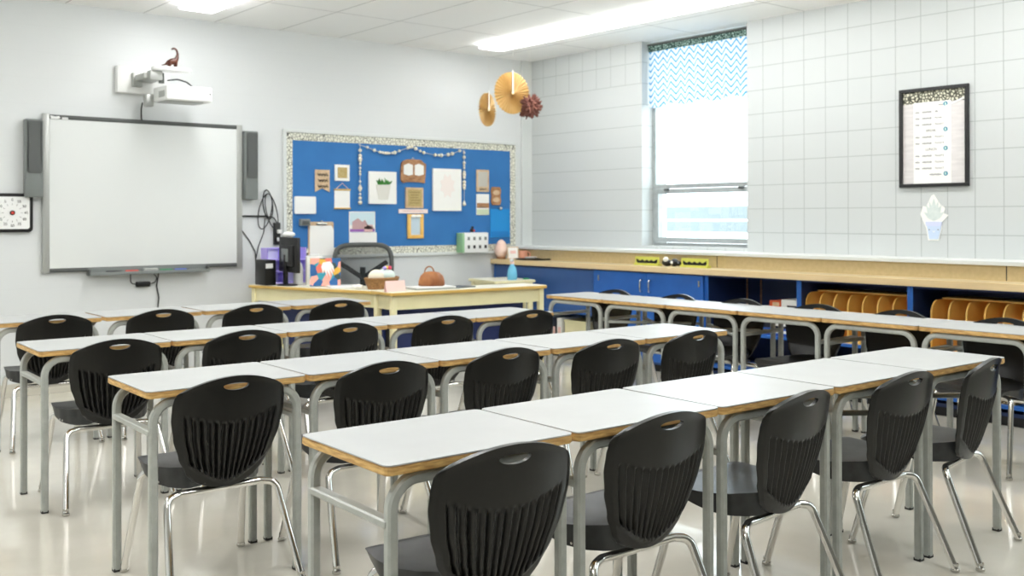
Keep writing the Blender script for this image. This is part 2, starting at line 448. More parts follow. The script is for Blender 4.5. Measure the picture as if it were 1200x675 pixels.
# outside: pale board fence and ground
fe = empty('fence', (3, -1, 0), 0, 'pale grey-blue board fence outside behind the lower window pane', 'fence')
for z0, z1 in ((1.335, 1.5), (1.17, 1.31)):
    MB().bx(-.02, .02, -4, 4, z0, z1).build('board', m_fence, fe, 0)
for y in (-3.8, 3.8): MB().bx(.02, .1, y - .05, y + .05, 0, 1.5).build('post', m_fence, fe, 0)
struct(MB().bx(.4, 16, -14, 12, -.1, 0), 'ground', m_ground)

# valance curtain
cu = empty('valance_curtain', (.09, 0, 0), 0, 'short blue and white chevron curtain across the top of the window', 'curtain')
bm = bmesh.new(); N = 150; ZR = 24
ya, yb_ = WY0 - .012, WY1 + .008
def pleat(u, v):
    return .012 * math.sin(u * 47 + .6 * math.sin(u * 13)) * (.35 + .65 * v) + .02 * math.exp(-((u - .37) / .025) ** 2) * v
rows = []
for j in range(ZR + 1):
    v = j / ZR
    rows.append([bm.verts.new((pleat(i / N, v), ya + (yb_ - ya) * i / N, 2.955 - v * (.535 + .012 * math.sin(i / N * 21)))) for i in range(N + 1)])
for j in range(ZR):
    for i in range(N): bm.faces.new((rows[j][i], rows[j][i + 1], rows[j + 1][i + 1], rows[j + 1][i]))
bmesh.ops.solidify(bm, geom=list(bm.faces), thickness=.0015)
mb = MB(); mb.bm = bm; mb.build('fabric', m_chev, cu)
MB().bx(-.014, .012, yb_, ya, 2.95, 3.005, bev=.004).build('border_trim', m_leo_green, cu)
MB().cyl((0, WY0 - .001, 3.018), (0, WY1 + .001, 3.018), .011).build('rod', m_dgrey, cu)

# ceiling lamps
def lamp(x, y, label, group):
    t = empty('ceiling_light', (x, y, H), 0, label, 'ceiling light', group)
    MB().bx(-.09, .09, -3.655, -.005, -.006, 0).build('housing', m_white, t, 0)
    d = MB(); d.prism([(-.085, -.006), (-.148, -.030), (-.132, -.044), (.132, -.044), (.148, -.030), (.085, -.006)], 3.64, Matrix.Translation((0, -.01, 0)) @ Matrix.Rotation(PI / 2, 4, 'X'))
    d.build('diffuser', m_diff_dim if x > -2 else m_diff, t, 0)
    return t
lamp(-.985, -.54, 'long fluorescent ceiling light beside the window wall, over the blue counter', 'ceiling lights')
lamp(-3.96, -.54, 'fluorescent ceiling light above the interactive whiteboard and its projector', 'ceiling lights')
lamp(-6.95, -.54, 'fluorescent ceiling light near the wall clock side of the room', 'ceiling lights')
for x, nm in ((-.985, 'window wall'), (-3.96, 'middle of the room'), (-6.95, 'clock side')):
    lamp(x, -4.6, 'rear fluorescent ceiling light running on along the ' + nm, 'ceiling lights')

# ------------------------------------------------------------------ desks
DW, DD = .616, .472
def desk(kind):
    root = empty('student_desk')
    t = MB(); t.prism(rrect(DW - .002, DD, .022), .024, Matrix.Translation((0, 0, .723)), bev=.004)
    top = t.build('tabletop', m_ply, root)
    MB().prism(rrect(DW - .004, DD - .003, .0215), .0035, Matrix.Translation((0, 0, .7466))).build('laminate', m_lam, top, 0)
    lx = DW / 2 - .031; ly = DD / 2 - .03
    for sy, nm in ((-1, 'front_frame'), (1, 'rear_frame')):
        path = fillet([(-lx, sy * ly, .008), (-lx, sy * ly, .704), (lx, sy * ly, .704), (lx, sy * ly, .008)], .075, 9)
        o = MB().sweep(path, sq(.030), up=(0, 1, 0)).build('leg_frame', m_tube, root)
        for sx in (-1, 1): MB().bx(sx * lx - .0145, sx * lx + .0145, sy * ly - .0145, sy * ly + .0145, 0, .012).build('foot_cap', m_dark, o, 0)
    if kind == 'bars':
        for sx in (-1, 1):
            MB().sweep([(sx * lx, -ly, .597), (sx * lx, ly, .597)], sq(.022, .034)).build('side_bar', m_tube, root)
    else:
        for sx in (-1, 1):
            path = [(-sx * lx, -ly, .585), (sx * lx, ly, .585)]
            MB().sweep(path, sq(.02, .024)).build('cross_brace', m_tube, root)
    return root
desk_bars = desk('bars'); desk_x = desk('x'); used = {}
def place_desk(kind, x, y, rz, label, group):
    src = desk_bars if kind == 'bars' else desk_x
    o = src if kind not in used else copy_tree(src)
    used[kind] = 1
    o.location = (x, y, 0); o.rotation_euler = (0, 0, rz)
    tag(o, label, 'desk', group)

ORD = ['first', 'second', 'third', 'fourth', 'fifth', 'sixth']
ROWS = {'fourth': (-5.805, -6.030, -.024, .622, 5), 'third': (-5.876, -4.590, -.022, .6225, 5), 'second': (-5.865, -3.180, -.026, .6195, 5), 'first': (-5.745, -1.700, -.02, .634, 4)}
for row, (x0, yc, m, pitch, n) in ROWS.items():
    for k in range(n):
        x = x0 + pitch * (k + .5); y = yc + m * (x - x0); kind = 'x' if row == 'fourth' and k > 2 else 'bars'
        end = ' with crossed braces' if kind == 'x' else ''
        place_desk(kind, x, y, math.atan(m) + R((0, .4, -.3, .5, -.2)[k]), f'white student desk{end}, {ORD[k]} from the clock end, {row} row from the whiteboard', f'desks of the {row} row')
for k, kind in enumerate(['bars', 'x', 'x', 'bars', 'bars', 'bars']):
    place_desk(kind, -1.618 + .010 * k, -2.658 - .6165 * k, (PI / 2 if kind == 'bars' else -PI / 2) + .014, f'white student desk in the row along the blue counter, {ORD[k]} from the bulletin board', 'desks along the counter')

# ------------------------------------------------------------------ chairs
def smooth(a, b, x):
    t = max(0, min(1, (x - a) / (b - a))); return t * t * (3 - 2 * t)
def interp(tab, t):
    for (a, va), (b, vb) in zip(tab, tab[1:]):
        if t <= b:
            k = (t - a) / (b - a); k = k * k * (3 - 2 * k) * .5 + k * .5; return va + (vb - va) * k
    return tab[-1][1]
WB = [(0, .098), (.04, .124), (.12, .148), (.3, .180), (.5, .204), (.7, .216), (.84, .215), (.92, .210), (.97, .201), (1, .182)]
def make_chair():
    root = empty('student_chair')
    NS, NT_ = 170, 56
    bm = bmesh.new()
    def mid(s, t):
        zt = .788 - .043 * s * s; zb = .370 + .02 * s * s
        w = interp(WB, t)
        x = s * w; z = zb + t * (zt - zb)
        y = -.166 - .098 * t - .016 * math.sin(PI * t) + .048 * (s * w / .215) ** 2
        return Vector((x, y, z))
    F, B = [], []
    for j in range(NT_ + 1):
        t = j / NT_; rf, rb = [], []
        for i in range(NS + 1):
            s = -1 + 2 * i / NS; p = mid(s, t)
            e = min(1, (1 - abs(s)) * 9 + .25) if abs(s) > .9 else 1
            lo = .075 + .22 * s * s; hi = .60 + .19 * s * s
            m = smooth(lo - .012, lo + .02, t) * (1 - smooth(hi - .018, hi, t)) * (1 - smooth(.80, .84, abs(s)))
            rib = abs(math.cos(PI * 13 * (s + .8) / 1.6 / 1.0 + PI / 2))
            d = m * (.013 * rib ** 1.5 - .0085)
            d += .006 * smooth(lo - .05, lo - .012, t) * (1 - smooth(lo - .012, lo + .012, t)) * (1 - smooth(.8, .95, abs(s)))
            th = (.0065 + .0035 * smooth(.93, 1, t)) * e
            rf.append(bm.verts.new(p + Vector((0, th, 0)))); rb.append(bm.verts.new(p - Vector((0, th + d, 0))))
        F.append(rf); B.append(rb)
    for j in range(NT_):
        for i in range(NS):
            bm.faces.new((F[j][i + 1], F[j][i], F[j + 1][i], F[j + 1][i + 1]))
            bm.faces.new((B[j][i], B[j][i + 1], B[j + 1][i + 1], B[j + 1][i]))
        bm.faces.new((F[j][0], B[j][0], B[j + 1][0], F[j + 1][0])); bm.faces.new((B[j][NS], F[j][NS], F[j + 1][NS], B[j + 1][NS]))
    for i in range(NS):
        bm.faces.new((B[0][i + 1], B[0][i], F[0][i], F[0][i + 1])); bm.faces.new((B[NT_][i], B[NT_][i + 1], F[NT_][i + 1], F[NT_][i]))
    bmesh.ops.recalc_face_normals(bm, faces=bm.faces)
    mb = MB(); mb.bm = bm; back = mb.build('backrest', m_black, root, 0)
    # hand hole
    el = []
    for k in range(28):
        a = 2 * PI * k / 28; sa = math.sin(a)
        el.append((.049 * math.cos(a), sa * (.0095 if sa > 0 else .0165)))
    cut = MB().prism(el, .2, Matrix.Translation((0, -.15, .753)) @ Matrix.Rotation(PI / 2, 4, 'X')).build('cutter', m_black, None, 0)
    md = back.modifiers.new('hole', 'BOOLEAN'); md.object = cut; md.operation = 'DIFFERENCE'; md.solver = 'EXACT'
    dg = bpy.context.evaluated_depsgraph_get(); dg.update()
    me = bpy.data.meshes.new_from_object(back.evaluated_get(dg)); back.modifiers.clear(); back.data = me
    bpy.data.objects.remove(cut)
    me.polygons.foreach_set('use_smooth', [True] * len(me.polygons)); me.set_sharp_from_angle(angle=R(48))
    # seat
    WS = [(0, .085), (.06, .112), (.15, .146), (.27, .182), (.42, .210), (.6, .219), (.78, .214), (.9, .196), (.96, .170), (1, .13)]
    bm = bmesh.new(); ns, nt = 36, 34; T, Bo = [], []
    for j in range(nt + 1):
        t = j / nt; a, b = [], []
        for i in range(ns + 1):
            s = -1 + 2 * i / ns; w = interp(WS, t)
            y = -.176 + t * .409
            z = .452 - .014 * math.sin(PI * min(1, t * 1.05)) + .011 * s ** 4 * (1 - smooth(.75, 1, t)) + .012 * (1 - smooth(0, .12, t)) * (1 - s * s) - .024 * smooth(.82, 1, t) - .006 * s ** 8
            sk = .021 + .056 * (1 - smooth(.12, .95, t)) - .01 * (1 - smooth(0, .1, t))
            a.append(bm.verts.new((s * w, y, z)))
            bw = w - .004 - .012 * smooth(.5, 1, t)
            b.append(bm.verts.new((s * bw, y + (.004 if j == 0 else -.004 if j == nt else 0), z - sk if abs(s) > .93 or j in (0, nt) else z - sk * .8)))
        T.append(a); Bo.append(b)
    for j in range(nt):
        for i in range(ns):
            bm.faces.new((T[j][i], T[j][i + 1], T[j + 1][i + 1], T[j + 1][i])); bm.faces.new((Bo[j][i + 1], Bo[j][i], Bo[j + 1][i], Bo[j + 1][i + 1]))
        bm.faces.new((T[j][0], T[j + 1][0], Bo[j + 1][0], Bo[j][0])); bm.faces.new((T[j + 1][ns], T[j][ns], Bo[j][ns], Bo[j + 1][ns]))
    for i in range(ns):
        bm.faces.new((T[0][i + 1], T[0][i], Bo[0][i], Bo[0][i + 1])); bm.faces.new((T[nt][i], T[nt][i + 1], Bo[nt][i + 1], Bo[nt][i]))
    bmesh.ops.recalc_face_normals(bm, faces=bm.faces)
    mb = MB(); mb.bm = bm; mb.build('seat', m_seat, root, 50)
    # legs: two chromed U tubes, each leg its own tube meeting under the seat
    for sy, foot, knee, cy, cz in ((-1, (.248, -.285), (.212, -.145, .328), -.125, .356), (1, (.238, .225), (.205, .125, .376), .105, .404)):
        for sx in (-1, 1):
            path = fillet([(sx * foot[0], foot[1], .012), (sx * knee[0], knee[1], knee[2] + .02), (sx * (knee[0] - .055), cy, cz), (0, cy, cz)], .045, 7)
            lg = MB().tube(path, .0138, 14).build('leg', m_chrome, root, 60)
            MB().lathe([(.012, .0), (.017, .003), (.017, .012), (.009, .016), (.009, .022), (.013, .023), (.013, .032)], (sx * foot[0], foot[1], 0), 14).build('glide', m_glide, lg)
    for sx in (-1, 1):
        for y in (-.05, -.015):
            MB().sphere((sx * .2085 * (1 if y > -.04 else .985), y, .394), .0045, (.6, 1, 1), 10).build('bolt', m_chrome, root)
    return root
chair0 = make_chair(); chair_used = []
def place_chair(x, y, rz, label, group):
    o = chair0 if not chair_used else copy_tree(chair0)
    chair_used.append(1)
    o.location = (x, y, 0); o.rotation_euler = (0, 0, rz); tag(o, label, 'chair', group)
HB = .252
rows_c = {'fourth': [(-5.510, -6.39, -5), (-4.895, -6.365, 0), (-4.272, -6.410, 5), (-3.618, -6.415, 0), (-3.05, -6.435, 9)],
 'third': [(-5.581, -4.89, 0), (-4.955, -4.935, -2), (-4.319, -4.92, 1), (-3.743, -4.985, -2), (-3.156, -5.0, 1)],
 'second': [(-5.527, -3.475, -2), (-4.897, -3.505, 0), (-4.317, -3.54, 2), (-3.668, -3.55, -2), (-3.052, -3.585, -1)],
 'first': [(-5.405, -1.995, -2), (-4.786, -2.045, -2), (-4.18, -2.09, -1), (-3.578, -2.15, -2)]}
for row, lst in rows_c.items():
    for k, (x, y, a) in enumerate(lst):
        a = R(a)
        place_chair(x - math.sin(a) * HB, y + math.cos(a) * HB, a, f'black ribbed chair, {ORD[k]} from the clock end, {row} row from the whiteboard', f'chairs of the {row} row')
for k, (x, y) in enumerate([(-1.40, -2.69), (-1.395, -3.335), (-1.39, -3.92), (-1.37, -4.527), (-1.35, -5.075), (-1.37, -5.72)]):
    place_chair(x - HB, y, PI / 2 + R((2, -2, 1, 3, -2, 0)[k]), f'black chair with its back to the blue counter, {ORD[k]} from the bulletin board', 'chairs along the counter')

# ------------------------------------------------------------------ interactive whiteboard wall
wb = empty('interactive_whiteboard', (-4.156, 0, .935), 0, 'large white interactive board with grey frame on the front wall', 'whiteboard')
MB().bx(-.775, .775, -.03, -.005, .03, 1.21).build('board_surface', m_board, wb, 0)
for sx in (-1, 1): MB().bx(sx * .819 - .0, sx * (.819 - .052), -.036, 0, -.002, 1.238, bev=.006).build('side_rail', m_silver, wb)
MB().bx(-.767, .767, -.034, 0, 1.198, 1.232, bev=.004).bx(-.767, .767, -.037, -.03, 1.209, 1.221, bev=.002).build('top_rail', m_dgrey, wb)
MB().bx(-.767, .767, -.034, 0, .004, .036, bev=.004).bx(-.767, .767, -.037, -.03, .012, .024, bev=.002).build('bottom_rail', m_dgrey, wb)
lg = MB(); lg.prism([(-.06, -.012), (-.005, -.012), (.01, -.002), (.0, .012), (-.03, .006), (-.062, .013)], .002, wf(-.70, -.0375, 1.211))
lg.prism(rrect(.045, .016, .004), .002, wf(-.655, -.0375, 1.206)); lg.build('maker_mark', m_white, wb, 0)
tray = empty('pen_tray', (-4.155, 0, .905), 0, 'grey pen tray mounted under the interactive whiteboard', 'tray')
MB().bx(-.485, .485, -.10, -.02, 0, .018, bev=.006).bx(-.485, .485, -.104, -.094, 0, .028, bev=.004).bx(-.485, .485, -.04, -.012, .0, .06, bev=.005).build('shelf', m_grey, tray)
for sx in (-1, 1): MB().bx(sx * .485 - .006, sx * .485 + .006, -.10, -.015, 0, .05, bev=.004).build('end_cap', m_dgrey, tray)
def marker(x, mat, nm):
    t = empty('marker', (x, -.068, .932), 0, f'{nm} marker pen lying in the whiteboard tray', 'pen', 'pens in the whiteboard tray')
    MB().cyl((-.055, 0, 0), (.045, 0, 0), .0095, n=14).build('barrel', mat, t)
    MB().cyl((.045, 0, 0), (.072, 0, 0), .0102, .008, n=14).build('cap', m_dgrey, t)
marker(-4.455, m_blk, 'black'); marker(-4.30, m_red, 'red'); marker(-4.02, m_green, 'green'); marker(-3.90, m_markblue, 'blue')
tag(MB().box((-4.155, -.068, .938), (.115, .04, .026), bev=.006).build('board_eraser', m_silver), 'silver board eraser in the middle of the whiteboard tray', 'eraser')
bk = empty('power_adapter', (-4.2, -.002, .82), 0, 'black power adapter hanging below the whiteboard tray', 'adapter')
MB().box((0, -.02, 0), (.115, .038, .044), bev=.008).build('brick', m_blk, bk)
MB().tube(fillet([(-.055, -.02, .0), (-.10, -.02, .01), (-.105, -.03, .09)], .03), .0045, 8).build('cord', m_blk, bk)
MB().tube(fillet([(.055, -.02, .0), (.10, -.02, .01), (.115, -.025, .05), (.075, -.03, .095)], .03), .0045, 8).build('cord', m_blk, bk)
tag(MB().tube(fillet([(-4.073, -.03, .91), (-4.084, -.012, .80), (-4.066, -.012, .70), (-4.085, -.012, .52), (-4.08, -.012, .2)], .06), .0055, 8).build('black_wire', m_blk), 'black cord running down the wall under the whiteboard', 'cord')

def speaker(x, w, label):
    s = empty('wall_speaker', (x, 0, 1.522), 0, label, 'speaker', 'whiteboard speakers')
    MB().bx(-w / 2, w / 2, -.085, 0, 0, .598, bev=.008).build('housing', m_grey, s)
    MB().prism(rrect(w * .86, .40, .015), .006, wf(0, -.084, .385)).build('grille', m_dgrey, s)
    MB().bx(-w / 2 + .01, -w / 2 + .02, -.09, -.08, .15, .59).bx(w / 2 - .02, w / 2 - .01, -.09, -.08, .15, .59).build('side_trim', m_grey, s)
speaker(-5.045, .125, 'tall dark grey speaker between the wall clock and the whiteboard')
speaker(-3.272, .118, 'tall dark grey speaker between the whiteboard and the bulletin board')

# timer clock
ck = empty('timer_clock', (-5.19, 0, 1.403), 0, 'white square timer dial with black frame at the side of the whiteboard', 'clock')
MB().prism(rrect(.296, .296, .03), .03, wf(0, 0, 0), bev=.004).build('frame', m_blk, ck)
MB().prism(rrect(.246, .246, .018), .004, wf(0, -.029, 0)).build('face', m_white, ck)
for k, n in enumerate(['0', '55', '50', '45', '40', '35', '30', '25', '20', '15', '10', '5']):
    a = PI / 2 - k * PI / 6
    text('numeral', n, .029, m_inkd, ck, (.098 * math.cos(a), -.0335, .098 * math.sin(a)), ROT_F)
tk = MB()
for k in range(12):
    a = PI / 2 - k * PI / 6
    tk.box((.066 * math.cos(a), -.0335, .066 * math.sin(a)), (.016, .001, .0025), rot=Matrix.Rotation(-a, 3, 'Y'))
tk.build('tick_ring', m_ink, ck, 0)
MB().cyl((0, -.033, 0), (0, -.042, 0), .018, n=20).build('hub', m_blk, ck)
MB().cyl((0, -.04, 0), (0, -.05, 0), .010, n=16).build('knob', m_red, ck)

# projector on its wall arm
pr = empty('projector_mount', (-4.19, 0, 2.37), 0, 'white wall plate and short arm holding the projector', 'mount')
MB().bx(-.228, .20, -.06, 0, .005, .226, bev=.006).build('wall_plate', m_white, pr)
MB().bx(-.10, .06, -.30, -.05, .10, .15, bev=.008).bx(-.07, .03, -.36, -.28, .09, .165, bev=.006).build('arm', m_silver, pr)
MB().bx(-.115, -.04, -.10, -.06, .06, .17, bev=.004).bx(-.11, .04, -.075, -.06, .15, .17).build('bracket', m_silver, pr)
MB().prism([(.15 * math.cos(a) * (1 + .1 * math.cos(2 * a)), .085 * math.sin(a)) for a in [2 * PI * k / 32 for k in range(32)]], .03, Matrix.Translation((.10, -.36, .165)), bev=.008).build('arm_cover', m_white, pr)
MB().cyl((.03, -.33, .07), (.03, -.33, .15), .022).build('swivel', m_dgrey, pr)
pj = empty('projector', (-4.0, -.37, 2.29), 0, 'white short-throw projector hanging under its wall arm', 'projector')
b = MB().box((0, 0, .062), (.375, .30, .118), bev=.014, seg=3); b.build('body', m_white, pj)
MB().box((-.02, 0, .002), (.30, .22, .01), bev=.004).build('base_plate', m_silver, pj)
MB().bx(-.190, -.186, -.10, .02, .03, .08).build('vent', m_silver, pj, 0)
MB().cyl((.165, -.152, .066), (.165, -.149, .066), .006).build('sensor', m_dark, pj)
MB().box((-.215, .17, .02), (.06, .06, .10), bev=.006).build('connector_box', m_silver, pj)
tag(MB().tube(fillet([(-4.23, -.10, 2.30), (-4.23, -.07, 2.25), (-4.21, -.014, 2.18), (-4.205, -.014, 2.165)], .04), .006, 8).build('projector_cable', m_blk), 'black cable dropping from the projector to the top of the whiteboard', 'cable')
tag(MB().tube(fillet([(-4.10, -.30, 2.47), (-4.05, -.38, 2.475), (-3.985, -.42, 2.452), (-3.93, -.42, 2.41)], .05), .006, 8).build('video_cable', m_blk), 'black cable looping from the arm down to the projector body', 'cable')
# long-necked toy dinosaur
dn = empty('toy_dinosaur', (-4.09, -.37, 2.565), 0, 'brown long-necked toy dinosaur standing on top of the projector arm', 'toy')
body = MB()
body.vtube([(-.085, .0, .012), (-.055, 0, .022), (-.03, 0, .038), (0, 0, .05), (.028, 0, .058), (.042, 0, .085), (.047, 0, .115), (.04, 0, .142), (.026, 0, .156), (.010, 0, .155), (-.004, 0, .148)],
           [.002, .007, .019, .026, .025, .015, .0095, .008, .0078, .009, .0045], 16)
for x, y in ((-.022, .016), (-.022, -.016), (.028, .015), (.028, -.015)):
    body.vtube([(x, y, .05), (x + .002, y * 1.1, .025), (x, y * 1.1, .006), (x, y * 1.1, 0)], [.014, .010, .008, .009], 12)
body.build('toy_body', m_dino, dn)

# ------------------------------------------------------------------ bulletin board
bb = empty('bulletin_board', (-1.57, 0, .985), 0, 'large blue paper bulletin board with stone-print border on the front wall', 'bulletin board')
X0, X1, Z1 = -1.37, 1.37, 1.18
MB().bx(X0 + .03, X1 - .03, -.012, 0, .03, Z1 - .03).build('backing_paper', m_blue, bb, 0)
for nm, a in (('frame_rail', (X0, X1, -.028, 0, 0, .03)), ('frame_rail', (X0, X1, -.028, 0, Z1 - .03, Z1)), ('frame_rail', (X0, X0 + .03, -.028, 0, .03, Z1 - .03)), ('frame_rail', (X1 - .03, X1, -.028, 0, .03, Z1 - .03))):
    MB().bx(*a, bev=.003).build(nm, m_whitepaint, bb, 0)
for a in ((X0 + .026, X1 - .026, -.0165, -.012, .026, .098), (X0 + .026, X1 - .026, -.0165, -.012, Z1 - .098, Z1 - .026), (X0 + .026, X0 + .092, -.016, -.012, .098, Z1 - .098), (X1 - .10, X1 - .026, -.016, -.012, .098, Z1 - .098)):
    MB().bx(*a).build('border_trim', m_leo, bb, 0)
YW = -.013
def card(name, x0, x1, z0, z1, mat, label, cat, th=.004, group=None, r=.004):
    t = empty(name, ((x0 + x1) / 2, YW, (z0 + z1) / 2), 0, label, cat, group)
    o = MB().prism(rrect(x1 - x0, z1 - z0, r), th, wf(0, 0, 0)).build('panel' if False else 'sheet', mat, t, 0)
    return t
def scribble(parent, w, x, y, z, size, mat):
    """illegible hand-lettering: one looping stroke"""
    n = int(w / size * 9)
    path = [(x - w / 2 + w * k / n, y, z + size * .34 * math.sin(k * 1.9) + size * .16 * math.sin(k * .83 + 1)) for k in range(n + 1)]
    return MB().tube(path, size * .075, 6).build('script_line', mat, parent)
# pennant banner
pn = empty('pennant_sign', (-2.545, YW, 1.71), 0, 'kraft brown swallow-tail pennant with three dark script words on the bulletin board', 'sign')
MB().prism([(-.076, .096), (.076, .096), (.076, -.110), (0, -.075), (-.076, -.110)], .005, wf(0, 0, 0)).build('sheet', m_kraft, pn, 0)
for k, w in enumerate((.11, .10, .105)): scribble(pn, w, .004, -.0065, .05 - k * .054, .034, m_inkd)
sqf = card('square_picture', -2.417, -2.263, 1.707, 1.859, m_paper, 'small square white picture with a burlap middle above the hanging paper scroll', 'picture', .014)
MB().prism(rrect(.10, .10, .002), .003, wf(0, -.014, 0)).build('picture_print', m_burlap, sqf, 0)
sc = card('paper_scroll', -2.418, -2.254, 1.452, 1.622, m_paper, 'white paper scroll with wooden top and bottom sticks hung from a pink string', 'scroll', .003)
for z in (.088, -.088): MB().cyl((-.086, -.006, z), (.086, -.006, z), .007, n=10).build('stick', m_gold, sc)
MB().tube([(-.07, -.006, .09), (0, -.004, .15), (.07, -.006, .09)], .003, 6).build('string', m_pink, sc)
wc = card('blank_board', -2.832, -2.62, 1.398, 1.557, m_white, 'blank white dry-erase card beside the stone-print border of the bulletin board', 'card', .022, None, .012)
gb = empty('grey_control_box', (-2.737, YW, 1.32), 0, 'small dark grey box fixed below the blank white card', 'box')
MB().box((0, -.022, 0), (.098, .044, .062), bev=.006).build('case', m_grey, gb); MB().box((0, -.046, .0), (.07, .006, .03), bev=.002).build('label_plate', m_dgrey, gb)
cb = empty('clipboard', (-2.56, YW, 1.15), 0, 'brown clipboard holding white sheets, hung low on the bulletin board', 'clipboard')
MB().prism(rrect(.262, .35, .015), .005, wf(0, 0, 0)).build('backing', m_kraft, cb, 0)
MB().prism([(-.12, .14), (.10, .14), (.126, .10), (.126, -.17), (-.12, -.17)], .006, wf(.003, -.005, 0)).build('paper_sheets', m_paper, cb, 0)
MB().box((0, -.014, .155), (.11, .016, .022), bev=.005).cyl((0, -.016, .17), (0, -.008, .17), .018, n=16).build('clip', m_glide, cb)
cal = empty('wall_calendar', (-2.12, YW, 1.272), 0, 'wall calendar with a pale photo page hung behind the office chair', 'calendar')
MB().bx(-.143, .143, -.004, 0, -.048, .148).build('picture_page', m_paper, cal, 0)
MB().bx(-.135, .135, -.0055, -.004, .02, .142).build('sky_print', M('pale_blue_print', (206, 226, 232), .6), cal, 0)
MB().prism([(-.11, -.02), (-.11, .05), (-.05, .085), (.0, .05), (.03, .07), (.06, .02), (.12, .0), (.12, -.02)], .0015, wf(0, -.0055, .0)).build('rock_print', M('rose_print', (196, 160, 160), .6), cal, 0)
MB().bx(-.135, .135, -.0056, -.004, -.044, -.016).build('lilac_band', M('violet_print', (150, 96, 176), .6), cal, 0)
MB().bx(.02, .115, -.007, -.004, -.046, .022).build('house_print', M('dusty_pink_print', (220, 178, 176), .6), cal, 0)
MB().bx(-.143, .157, -.008, -.001, -.158, -.05).build('month_page', m_paper, cal, 0)
pp = empty('plant_picture', (-1.899, YW, 1.65), 0, 'square canvas picture of a green plant in a white pot', 'picture')
MB().prism(rrect(.308, .312, .004), .022, wf(0, 0, 0)).build('canvas', m_paper, pp, 0)
MB().prism([(-.08, .03), (.085, .03), (.055, -.115), (-.05, -.115)], .004, wf(.0, -.022, 0)).build('pot_print', m_pot, pp, 0)
lf = MB()
for k in range(26):
    a = R(random.uniform(15, 165)); l = random.uniform(.03, .075); x = random.uniform(-.07, .07)
    d = Vector((math.cos(a), math.sin(a))); n = Vector((-d.y, d.x)) * .010; p = Vector((x, .028))
    lf.prism([tuple(p), tuple(p + d * l * .5 + n), tuple(p + d * l), tuple(p + d * l * .5 - n)], .002 + .0015 * (k % 3), wf(0, -.022, 0))
lf.build('leaf_print', m_leaf, pp, 0)
ws = empty('wooden_sign', (-1.54, YW, 1.815), 0, 'scalloped brown wooden plaque with two white pages, hung from a string', 'sign')
pl = []
for k in range(40):
    a = 2 * PI * k / 40; c, s_ = math.cos(a), math.sin(a)
    rx = .146 * (abs(c) ** .35) * (1 if c >= 0 else -1); rz = .112 * (abs(s_) ** .35) * (1 if s_ >= 0 else -1)
    pl.append((rx + .006 * math.sin(5 * a), rz + .010 * math.cos(4 * a)))
MB().prism(pl, .014, wf(0, 0, 0)).build('plaque', m_wood, ws, 0)
for sx in (-1, 1): MB().prism([(sx * .012, -.04), (sx * .012, .055), (sx * .06, .07), (sx * .118, .05), (sx * .118, -.035), (sx * .06, -.05)][::sx], .004, wf(0, -.014, .01)).build('page', m_paper, ws, 0)
MB().tube([(-.03, -.006, .105), (0, -.004, .14), (.03, -.006, .105)], .003, 6).build('string', m_string, ws)
s2 = card('framed_quote', -1.632, -1.428, 1.455, 1.658, m_kraft, 'square wooden framed burlap quote below the scalloped plaque', 'sign', .02)
MB().prism(rrect(.16, .165, .002), .003, wf(0, -.02, 0)).build('quote_panel', m_burlap, s2, 0)
ql = MB()
for k in range(5): ql.bx(-.06 + .008 * (k % 2), .06 - .01 * (k % 3), -.0245, -.0225, .05 - k * .026, .058 - k * .026)
ql.build('quote_print', M('faded_print', (150, 130, 84), .8), s2, 0)
st = card('strip_sign', -1.71, -1.368, 1.405, 1.446, M('pale_blush', (246, 230, 226), .6), 'narrow pale pink strip sign above the orange photo frame', 'sign', .008)
scribble(st, .25, 0, -.0085, 0, .016, M('faint_rose', (226, 196, 190), .7))
of = empty('photo_frame', (-1.517, YW, 1.276), 0, 'orange wooden photo frame with a bow at its top on the bulletin board', 'photo frame')
for a in ((-.094, .094, -.02, 0, .09, .12), (-.094, .094, -.02, 0, -.12, -.085), (-.094, -.058, -.02, 0, -.085, .09), (.058, .094, -.02, 0, -.085, .09)): MB().bx(*a, bev=.004).build('frame_bar', m_yellow, of)
MB().bx(-.058, .058, -.008, 0, -.085, .09).build('photo_print', M('pale_photo', (196, 214, 226), .4), of, 0)
MB().sphere((-.03, -.026, .10), .026, (1.2, .3, .6)).sphere((.03, -.026, .10), .026, (1.2, .3, .6)).sphere((0, -.03, .10), .012).build('bow', m_paper, of)
ap = card('white_poster', -1.31, -.96, 1.43, 1.855, m_paper, 'largest white canvas on the bulletin board, with very faint pink print', 'poster', .022, None, .008)
fp = MB()
for k in range(1): fp.prism([((.07 + .03 * (i % 2)) * math.cos(2 * PI * i / 16), (.09 + .04 * (i % 2)) * math.sin(2 * PI * i / 16)) for i in range(16)], .001, wf(0, -.022, .04))
fp.build('faint_print', M('faint_pink', (242, 232, 226), .7), ap, 0)
t1 = card('tall_tag', -.755, -.592, 1.628, 1.859, m_kraft, 'tall pale kraft tag with grey panel beside the hanging bead strand', 'tag', .01)
MB().bx(-.06, .06, -.0125, -.01, -.06, .095).build('tag_print', M('grey_print', (196, 192, 182), .7), t1, 0)
scribble(t1, .09, 0, -.0108, -.088, .02, m_inkd)
t2 = card('striped_tag', -.755, -.592, 1.388, 1.606, m_paper, 'tag with white, brown and green bands under the tall kraft tag', 'tag', .01)
MB().bx(-.08, .08, -.012, -.01, -.035, .015).build('brown_band', m_wood, t2, 0); MB().bx(-.08, .08, -.012, -.01, -.105, -.05).build('green_band', M('pale_green_print', (208, 220, 190), .7), t2, 0)
scribble(t2, .09, 0, -.0125, -.028, .02, m_ink)
bt = empty('wooden_tag', (-.498, YW, 1.588), 0, 'narrow brown wooden tag with two cream ovals near the bulletin board edge', 'sign')
